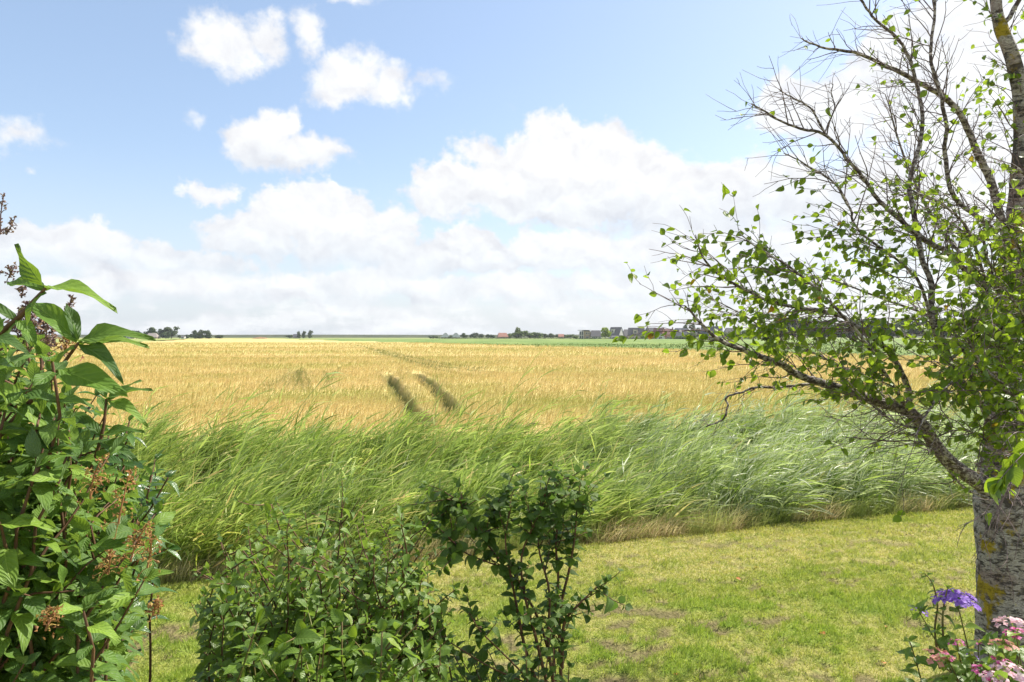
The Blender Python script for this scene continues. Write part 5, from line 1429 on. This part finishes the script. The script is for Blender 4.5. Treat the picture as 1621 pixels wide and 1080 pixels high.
g = Geo(); g.box(-w / 2 - .6, -w / 2 + 3.2, -4.5, -3.6, 3.4, 3.7); g.build('balcony', M_FRAME, rt, smooth=False, local=True)
window(rt, w * .12, -4, 4.4, 1.6, 1.8); window(rt, w * .34, -4, 4.4, 1.2, 1.8); window(rt, w * .2, -4, 1.0, 2.4, 1.6)
house(935, 953, 523, 605, 'low house with slate roof between modern house and bright green tree', W_WHITE, R_SLATE, 'x', .38, 9, 0, 3, hip=.22)
house(966, 987, 517.8, 615, 'tall white-walled house with grey roof and side gable right of the bright green tree', W_WHITE, R_GREY, 'x', .38, 8, -42, 2, None, (.35, 3.5, W_WHITE))
house(987, 998, 521.5, 625, 'narrow grey-roofed house between the white gabled and the long house', W_CREAM, R_GREY, 'x', .4, 9, 0, 1, hip=.35)
house(996, 1022, 518.8, 610, 'long dark-roofed house with cream dormer and chimney', W_CREAM, R_SLATE, 'x', .40, 10, -14, 3, .75, (.46, 3.8, W_CREAM))
house(1019, 1033, 520, 600, 'house with tan front gable at the right end of the long roof', W_TAN, R_SLATE, 'y', .4, 10, 0, 2)
house(1024, 1040, 518.6, 640, 'grey roof with chimney rising behind the tan gable', W_CREAM, R_GREY, 'x', .5, 8, 0, 2, .15)
house(1036, 1054, 519, 612, 'dark red-roofed house with brick side gable', W_BRICK, R_RED, 'x', .36, 9, -40, 2)
house(1054, 1067, 520.5, 616, 'pinkish brick house with dark red roof beside the white chimney', W_PINK, R_RED, 'x', .5, 8, 0, 2, .95)
house(1068, 1092, 519.5, 600, 'dark blue-roofed house with white skylight left of the tall bush', W_WHITE, R_BLUE, 'x', .36, 9, 0, 3, None, None, skylight=.42, hip=.2)
house(1040, 1053, 528.2, 585, 'small white gabled shed in front of the dark red roof', W_WHITE, R_GREY, 'y', .5, 5, 0, 1, name='garden_shed', group=None)
house(968, 980, 531.5, 585, 'low white garden house in front of the tall white-walled house', W_WHITE, R_SLATE, 'x', .7, 4, 0, 2, name='garden_shed', group=None)
house(1113, 1146, 516.5, 560, 'large slate-roofed house seen through the left birch twigs', W_WHITE, R_BLUE, 'x', .36, 10, -25, 3, .5)
house(1148, 1172, 519, 570, 'dark-roofed house right of the large slate one behind birch leaves', W_CREAM, R_SLATE, 'x', .4, 9, 0, 2, hip=.3)
# hedges and garden fence at the village edge
def hedge(px0, px1, h, Y, label):
    g = Geo(); x0, x1 = (px0 - 810.5) / FPX * Y, (px1 - 810.5) / FPX * Y; n = int((x1 - x0) * 26)
    O = np.stack([rng.uniform(x0, x1, n), Y + rng.normal(0, .5, n), rng.uniform(0.05, 1, n) * h], -1); O[:, 2] *= 0.75 + 0.4 * vnoise(O[:, 0] * .25, O[:, 0] * 0, 9)
    place(leaf_tpl(2, 1, .9), O, rng.normal(0, 1, (n, 3)), rng.normal(0, 1, (n, 3)) + np.array([0, -1, .5]), rng.uniform(.3, .7, n), .3, .3, g=g)
    tag(g.build('hedge', MF_DARK), label, 'hedge', 'hedges at the village edge')


hedge(912, 962, 1.0, 580, 'dark hedge before the modern house and its slate-roofed neighbour'); hedge(962, 1040, 0.9, 578, 'long dark hedge below the white gabled and the long house'); hedge(1054, 1112, 1.0, 575, 'hedge below the blue-roofed house'); hedge(1112, 1215, 1.8, 540, 'hedge from the slate-roofed house to the dark wood')
hedge(690, 912, 1.1, 780, 'low far hedge below the hipped sheds and the olive trees')
# low brown heap at the far side of the wheat
g = Geo(); Y = 640; x0, x1 = (399 - 810.5) / FPX * Y, (424 - 810.5) / FPX * Y
U_, W_ = np.meshgrid(np.linspace(-1, 1, 40), np.linspace(-1, 1, 12)); hh = np.clip(1 - U_ ** 2, 0, 1) ** .5 * np.clip(1 - W_ ** 2, 0, 1) ** .5
V, Q = grid_mesh((x0 + x1) / 2 + U_ * (x1 - x0) / 2, Y + W_ * 3, hh * (1.7 + 1.0 * (fbm(U_ * 6, W_ * 2, 1.0, 99) - .3)))
g.add(V, Q=Q); tag(g.build('earth_heap', plainmat('brown_heap', (0.24, 0.14, 0.09), 0.95, .8, (0.34, 0.22, 0.13))), 'long low brown heap at the far side of the wheat', 'heap')


# ------------------------------------------------------------------ thin summer air
hz = Geo(); hz.box(-3420, 3420, -320, 2620, -3, 26)
m_h = bpy.data.materials.new('haze'); m_h.use_nodes = True; t = NT(m_h.node_tree); t.n.clear()
pv = t.node('ShaderNodeVolumePrincipled', {'Color': (0.88, 0.93, 1.0), 'Density': 0.0001, 'Anisotropy': 0.3})
o_ = t.n.new('ShaderNodeOutputMaterial'); t.l.new(pv.outputs[0], o_.inputs['Volume'])
tag(hz.build('haze', m_h, smooth=False), 'thin pale summer haze over the fields', 'haze', kind='stuff')
